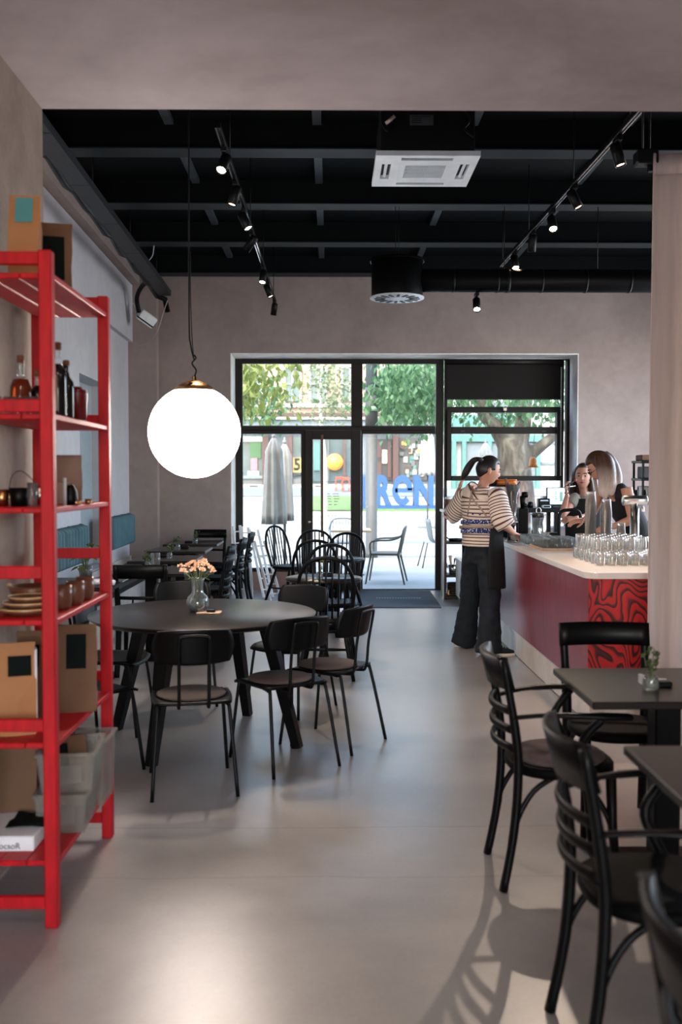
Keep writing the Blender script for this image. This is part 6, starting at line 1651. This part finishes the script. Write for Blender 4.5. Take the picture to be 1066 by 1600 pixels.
# striped shirt: torso and two sleeves
def shirt_part(keys, n, sub, side, par, name): return MB().limb(keys, n, sub, side=side).build(name, K['stripe'], par)
so = shirt_part([(wai + V((0, 0, -.115)), .188, .140), (wai + V((0, 0, -.06)), .19, .142), (wai + V((0, 0, .05)), .176, .132), (che, .188, .138), (che + V((0, 0, .10)), .196, .128), (nek + V((0, 0, -.055)), .165, .105), (nek + V((0, 0, -.01)), .085, .075), (nek + V((0, 0, .012)), .062, .062)], 40, 8, r, wo, 'striped_shirt')
slL = shirt_part([(sL + r * .08 + V((0, 0, -.06)), .02, .03), (sL + r * .045 + V((0, 0, -.035)), .055, .06), (sL + V((0, 0, -.012)), .09, .092), (sL.lerp(eL, .5), .092, .09), (sL.lerp(eL, .93), .088, .082), (eL + (wL - eL) * .12, .07, .066)], 24, 6, (.3, .3, 1), so, 'sleeve')
slR = shirt_part([(sR - r * .08 + V((0, 0, -.06)), .02, .03), (sR - r * .045 + V((0, 0, -.035)), .055, .06), (sR + V((0, 0, -.012)), .086, .09), (sR.lerp(eR, .45), .09, .088), (sR.lerp(eR, .85), .092, .086), (eR + (eR - sR) * .06 + V((.02, .02, 0)), .086, .08)], 24, 6, (.3, .3, 1), so, 'sleeve')
for o in (so, slL, slR): crease(o, .016)
# apron wrapped over the front and right side, with its belt, ribbon and crossing straps
def ring_pt(th, z, rx, ry, c): return V((c.x, c.y, z)) + r * (math.sin(th) * rx) + h * (math.cos(th) * ry)
g = []
for i in range(15):
    z = 1.14 - .56 * i / 14; c = wai.lerp(pel, max(0, min(1.4, (wai.z - z) / (wai.z - pel.z)))); k = 1 + .10 * (i / 14)
    t0, t1 = -1.7, 2.05 + .25 * math.sin(i / 14 * PI * .6)
    g.append([ring_pt(t0 + (t1 - t0) * q / 26, z, (.204 + .004 * math.sin(q * 1.3)) * k, .158 * k, c) for q in range(27)])
ap = MB().sheet(g, .006).build('apron', K['apron'], wo)
bib = [[ring_pt(-.75 + 1.5 * q / 10, 1.14 + .24 * i / 6, .204, .158, wai.lerp(che, .5)) for q in range(11)] for i in range(7)]
MB().sheet(bib, .006).build('apron_bib', K['apron'], wo)
zb_ = lambda th: 1.118 - .012 * math.cos(th - .6)
MB().sheet([[ring_pt(2 * PI * k / 40, z + .016 * math.cos(2 * PI * k / 40 - 2.5), .214, .168, wai) for k in range(41)] for z in (1.092, 1.118)], .004).build('apron_belt', K['strap'], wo, 'beige webbing belt')
for z0, z1 in ((1.128, 1.165), (1.048, 1.09)):
    MB().sheet([[ring_pt(2.1 + 1.75 * k / 16, z + .016 * math.cos(2.1 + 1.75 * k / 16 - 2.5), .205, .158, wai) for k in range(17)] for z in (z0, z1)], .004).build('patterned_ribbon', K['scarf'], wo, 'navy ribbon with pale pattern')
dg = bpy.context.evaluated_depsgraph_get(); dg.update()
bvh = BVHTree.FromObject(so.evaluated_get(dg) if False else so, dg)
def onshirt(x, y, lift=.006):
    d = ray(x, y).normalized(); hit = bvh.ray_cast(EYE, d)
    return hit[0] - d * lift if hit[0] else P3(x, y, 8.42)
for path in (((731, 806), (734, 786), (737, 768), (736, 758)), ((760, 806), (750, 793), (738, 777), (744, 765), (753, 757))):
    MB().tube(curve([onshirt(*q) for q in path], 4), .0075, 8, flat=.4).build('apron_strap', K['strap'], wo, 'beige crossing strap')
for x, y in ((731, 802), (739, 803), (750, 804)):
    q = onshirt(x, y, .008); st_ = MB(); rr_ = ray(x, y).normalized(); ux = rr_.cross(V((0, 0, 1))).normalized(); uz = ux.cross(rr_)
    pp = [((.014 if k % 2 == 0 else .006) * math.sin(k * PI / 5), (.014 if k % 2 == 0 else .006) * math.cos(k * PI / 5)) for k in range(10)]
    st_.prism(pp, .003, mx=axes(q, ux, uz, -rr_)).build('ribbon_star', K['scarf'], wo)
shoe(wo, aL + V((-.03, 0, 0)), fd, .26); shoe(wo, aR + V((.035, 0, 0)), (.96, -.12, 0), .26)

# ---------------------------------------------------------------- barista facing us behind the counter
w2_ = thing('person', 'person with long dark hair and black dungaree apron raising a spoon to mouth', 'person', (2.45, 9.25, 0))
h2 = V((-.33, -.94, 0)).normalized(); r2 = V((h2.y, -h2.x, 0))          # r2 = her right (towards image left)
D2 = 9.2
hc2 = P3(911.5, 744.5, D2); nk2 = P3(913, 773, D2 + .03)
sR2, sL2 = P3(897, 781, D2 - .02), P3(936, 780, D2 + .02)
b = MB(); pel2 = V((nk2.x + .02, nk2.y + .05, .93)); wai2 = V((nk2.x + .01, nk2.y + .03, 1.08)); che2 = V((nk2.x, nk2.y + .02, 1.25))
b.limb([(pel2 - V((0, 0, .06)), .13, .1), (pel2 + V((0, 0, .05)), .15, .1), (wai2, .12, .085), (che2, .14, .1), (che2 + V((0, 0, .08)), .15, .085), (nk2 + V((0, 0, -.025)), .08, .06), (nk2, .05, .05)], 18, 4, side=r2)
b.limb([(nk2 - V((0, 0, .04)), .05, .05), (nk2 + V((0, -.005, .03)), .043, .046), (hc2 + V((0, .02, -.07)), .043, .048), (hc2, .05, .05)], 14, 3, side=r2)
R2 = head(b, hc2, (-.36, -.93, -.02), 1.03)
eR2, wR2 = P3(879, 806, D2 - .1), P3(886.5, 772, D2 - .2)
eL2, wL2 = P3(924, 806, D2 - .06), P3(899, 810, D2 - .24)
arm(b, sR2, eR2, wR2, .9); arm(b, sL2, eL2, wL2, .9)
hand(b, wR2, V((-.25, -.1, 1)), (.9, -.3, .1), (.3, -.9, 0), .55, .92); hand(b, wL2, P3(884, 812, D2 - .25) - wL2, (0, .5, -.8), (0, .2, .9), .3, .92)
for s_ in (-1, 1):
    hp0 = pel2 + r2 * (s_ * .085); leg(b, hp0, V((hp0.x, hp0.y - .01, .5)), V((hp0.x, hp0.y, .09)), V((hp0.x, hp0.y, .03)) + h2 * .15)
b.solid('body', K['skin2'], w2_, .0065, 2)
face(w2_, hc2, R2)
hm2 = haircap(hc2, R2, .38, .74, .012, -.3)
for s_ in (-1, 1):
    q = hc2 + R2[0] * (s_ * .072)
    hm2.limb([(q - R2[0] * s_ * .03 + V((0, .01, .085)), .02, .04), (q + R2[0] * s_ * .006 + V((0, .02, .03)), .02, .045), (q + R2[0] * s_ * .01 + V((0, .025, -.03)), .02, .045), (q + R2[0] * s_ * .016 + V((0, .05, -.12)), .032, .05), (q + R2[0] * s_ * .02 + V((0, .08, -.24)), .022, .03)], 12, 4, side=R2[0])
hm2.limb([(hc2 - R2[1] * .06 + V((0, 0, .06)), .07, .04), (hc2 - R2[1] * .08 + V((0, 0, -.08)), .085, .045), (hc2 - R2[1] * .09 + V((0, 0, -.28)), .075, .035)], 14, 4, side=R2[0])
hm2.solid('hair', K['hairbrown'], w2_, .008, 3)
t2 = MB().limb([(wai2 + V((0, 0, -.08)), .155, .115), (wai2, .15, .11), (che2, .165, .125), (che2 + V((0, 0, .065)), .168, .105), (nk2 + V((0, 0, -.045)), .12, .078), (nk2 + V((0, 0, -.012)), .07, .06)], 24, 4, side=r2)
for s_, e in ((sR2, eR2), (sL2, eL2)): t2.limb([(s_ + (nk2 - s_) * .3, .06, .06), (s_, .063, .063), (s_.lerp(e, .32), .055, .056)], 14, 3, side=(.3, .3, 1))
t2.solid('grey_top', K['greytop'], w2_, .01, 3)
def rp2(th, z, rx, ry, c): return V((c.x, c.y, z)) + r2 * (math.sin(th) * rx) + h2 * (math.cos(th) * ry)
MB().sheet([[rp2(-1.15 + 2.3 * q / 14, 1.345 - .5 * i / 10, .178, .138, che2.lerp(wai2, i / 10)) for q in range(15)] for i in range(11)], .006).build('black_bib', K['blackcloth'], w2_)
for s_ in (-1, 1):
    p0 = rp2(s_ * .62, 1.34, .182, .142, che2); p2 = nk2 + r2 * (s_ * .085) + V((0, 0, -.005))
    sg = MB().tube(curve([p0, p0.lerp(p2, .5) + h2 * .03, p2 + h2 * .01]), .012, 8, flat=.35).build('bib_strap', K['strap'], w2_, 'tan strap')
    MB().tube([p0 + V((.016 * math.cos(a), 0, .016 * math.sin(a))) + h2 * .006 for a in [2 * PI * k / 14 for k in range(14)]], .004, 6, closed=True).build('strap_ring', K['brass'], sg)
tr2 = MB()
tr2.limb([(wai2 + V((0, 0, -.05)), .145, .11), (pel2, .165, .125), (pel2 - V((0, 0, .08)), .165, .12)], 18, 3, side=r2)
for s_ in (-1, 1):
    hp0 = pel2 + r2 * (s_ * .085); tr2.limb([(hp0, .09, .105), (V((hp0.x, hp0.y, .5)), .075, .08), (V((hp0.x, hp0.y, .1)), .065, .07)], 14, 3, side=r2)
tr2.solid('trousers', K['blackcloth'], w2_, .014, 3)
for s_ in (-1, 1): shoe(w2_, pel2 + r2 * (s_ * .085), h2)
MB().tube([wR2 + V((.026 * math.cos(a), .026 * math.sin(a), .01)) for a in [2 * PI * k / 16 for k in range(16)]], .004, 6, closed=True).build('bracelet', K['black'], w2_)
sp2 = thing('spoon', 'dark spoon with a red morsel held to the mouth of dark haired barista', 'spoon', P3(886, 757, D2 - .24))
o = V(sp2.location); MB().tube([P3(883, 760, D2 - .25) - o, P3(890, 756, D2 - .22) - o, P3(897, 752, D2 - .2) - o], [.004, .004, .005], 8).build('handle', K['black'], sp2)
MB().lathe([(0, -.014), (.012, -.006), (.014, .004), (.006, .014), (0, .016)], 12, at=P3(899.5, 750.5, D2 - .19) - o).build('red_morsel', K['lip'], sp2)
pen = MB().tube([P3(884, 761, D2 - .27), P3(899, 759.5, D2 - .2)], .0045, 8).build('steel_straw', K['chrome'], loc=None); tag(pen, 'thin steel rod held in the raised hand behind the bar', 'rod')

# ---------------------------------------------------------------- barista leaning over, long ombre hair
w3 = thing('person', 'person with long brown to blonde hair in black sleeveless top leaning over the bar', 'person', (2.55, 7.95, 0))
h3 = V((-.92, .39, 0)).normalized(); r3 = V((h3.y, -h3.x, 0)); l3 = -r3
D3 = 7.92
hc3 = P3(939, 729, D3); nk3 = P3(958, 757, D3 + .0)
pel3 = V((2.56, 7.99, .98)); wai3 = V((2.5, 7.98, 1.14)); che3 = V((2.38, 7.95, 1.34))
sL3, sR3 = P3(979, 762, D3 - .17), P3(938, 768, D3 + .17)
eL3, wL3 = P3(989, 812, D3 - .2), P3(958, 823, D3 - .12)
b = MB()
b.limb([(pel3 - V((0, 0, .06)), .13, .1), (pel3, .15, .105), (wai3, .125, .09), (che3, .145, .1), (che3.lerp(nk3, .55), .15, .085), (nk3 + V((.02, 0, -.02)), .085, .06), (nk3, .05, .05)], 18, 4, side=l3)
b.limb([(nk3 + V((.02, 0, -.03)), .05, .05), (nk3.lerp(hc3, .4), .045, .048), (hc3 + V((.03, 0, -.04)), .045, .05), (hc3, .05, .05)], 14, 3, side=l3)
R3 = head(b, hc3, (-.80, .10, -.58), 1.06)
arm(b, sL3, eL3, wL3); eR3, wR3 = P3(925, 806, D3 + .2), P3(912, 813, D3 + .1); arm(b, sR3, eR3, wR3, .95)
hand(b, wL3, V((-1, .1, -.12)), (0, .3, -1), (0, 1, 0), .35); hand(b, wR3, V((-1, -.2, -.1)), (0, .3, -1), (0, -1, 0), .35)
for s_ in (-1, 1):
    hp0 = pel3 + r3 * (s_ * .085); leg(b, hp0, V((hp0.x + .0, hp0.y, .52)), V((hp0.x + .02, hp0.y, .09)), V((hp0.x + .02, hp0.y, .03)) + h3 * .15)
b.solid('body', K['skin'], w3, .0065, 2)
face(w3, hc3, R3)
hm3 = haircap(hc3, R3, .42, .6, .016, -.3)
def lock(pts, w0, w1):
    k = [(P3(*p), w0 + (w1 - w0) * i / (len(pts) - 1), (.7 * w0) + (w1 * .6 - .7 * w0) * i / (len(pts) - 1)) for i, p in enumerate(pts)]
    hm3.limb([(k[0][0] + (k[0][0] - k[1][0]) * .25, .012, .012)] + k + [(k[-1][0] + (k[-1][0] - k[-2][0]) * .3, .008, .008)], 12, 5, side=(.7, .5, 0))
lock([(945, 712, D3 - .07), (953, 722, D3 - .11), (957, 745, D3 - .14), (956, 768, D3 - .14)], .045, .036)
lock([(940, 712, D3 - .08), (944, 726, D3 - .12), (947, 749, D3 - .14), (946, 774, D3 - .15)], .042, .03)
lock([(936, 714, D3 - .07), (936, 728, D3 - .11), (939, 750, D3 - .13), (939, 770, D3 - .14)], .036, .026)
lock([(949, 713, D3 - .02), (960, 725, D3 - .06), (967, 745, D3 - .09), (966, 765, D3 - .11)], .05, .03)
lock([(946, 712, D3 + .04), (958, 722, D3 + .06), (966, 742, D3 + .04), (966, 758, D3 + .0)], .05, .03)
lock([(933, 716, D3 + .04), (929, 730, D3 + .08), (931, 752, D3 + .08), (934, 770, D3 + .06)], .03, .022)
hm3.solid('hair', K['hairombre'], w3, .008, 3)
gz = MB()
for s_ in (-1, 1):
    c = hc3 + R3[0] * (s_ * .031) + R3[1] * .1 + R3[2] * .006; gz.tube([c + R3[0] * (.021 * math.cos(a)) + R3[2] * (.017 * math.sin(a)) for a in [2 * PI * k / 18 for k in range(18)]], .002, 6, closed=True)
    gz.tube([c + R3[0] * s_ * .021, hc3 + R3[0] * (s_ * .083) + R3[1] * .0 + R3[2] * .01], .0018, 6)
gz.tube([hc3 + R3[0] * -.01 + R3[1] * .103 + R3[2] * .008, hc3 + R3[0] * .01 + R3[1] * .103 + R3[2] * .008], .002, 6)
gz.build('eyeglasses', K['blackmetal'], w3)
tp3 = MB().limb([(wai3 + V((0, 0, -.1)), .155, .118), (wai3, .148, .112), (che3, .165, .122), (che3.lerp(nk3, .5), .15, .1), (che3.lerp(nk3, .78), .1, .078)], 22, 4, side=l3)
tp3.limb([(sL3 + V((-.03, .04, -.09)), .05, .05), (sL3 + V((-.03, .05, .012)), .025, .045), (nk3 + V((.03, -.02, 0)), .02, .03)], 12, 3, side=(0, 1, 0))
tp3.solid('sleeveless_top', K['blackcloth'], w3, .01, 3)
tr3 = MB(); tr3.limb([(wai3 + V((0, 0, -.05)), .145, .11), (pel3, .165, .125), (pel3 - V((0, 0, .08)), .165, .12)], 18, 3, side=l3)
for s_ in (-1, 1):
    hp0 = pel3 + r3 * (s_ * .085); tr3.limb([(hp0, .09, .105), (V((hp0.x + .01, hp0.y, .5)), .075, .08), (V((hp0.x + .02, hp0.y, .1)), .065, .07)], 14, 3, side=l3)
tr3.solid('trousers', K['blackcloth'], w3, .014, 3)
for s_ in (-1, 1): shoe(w3, pel3 + r3 * (s_ * .085) + V((.02, 0, 0)), h3)
for root in (wo, w2_, w3):
    for o in root.children: o.location = o.location - root.location
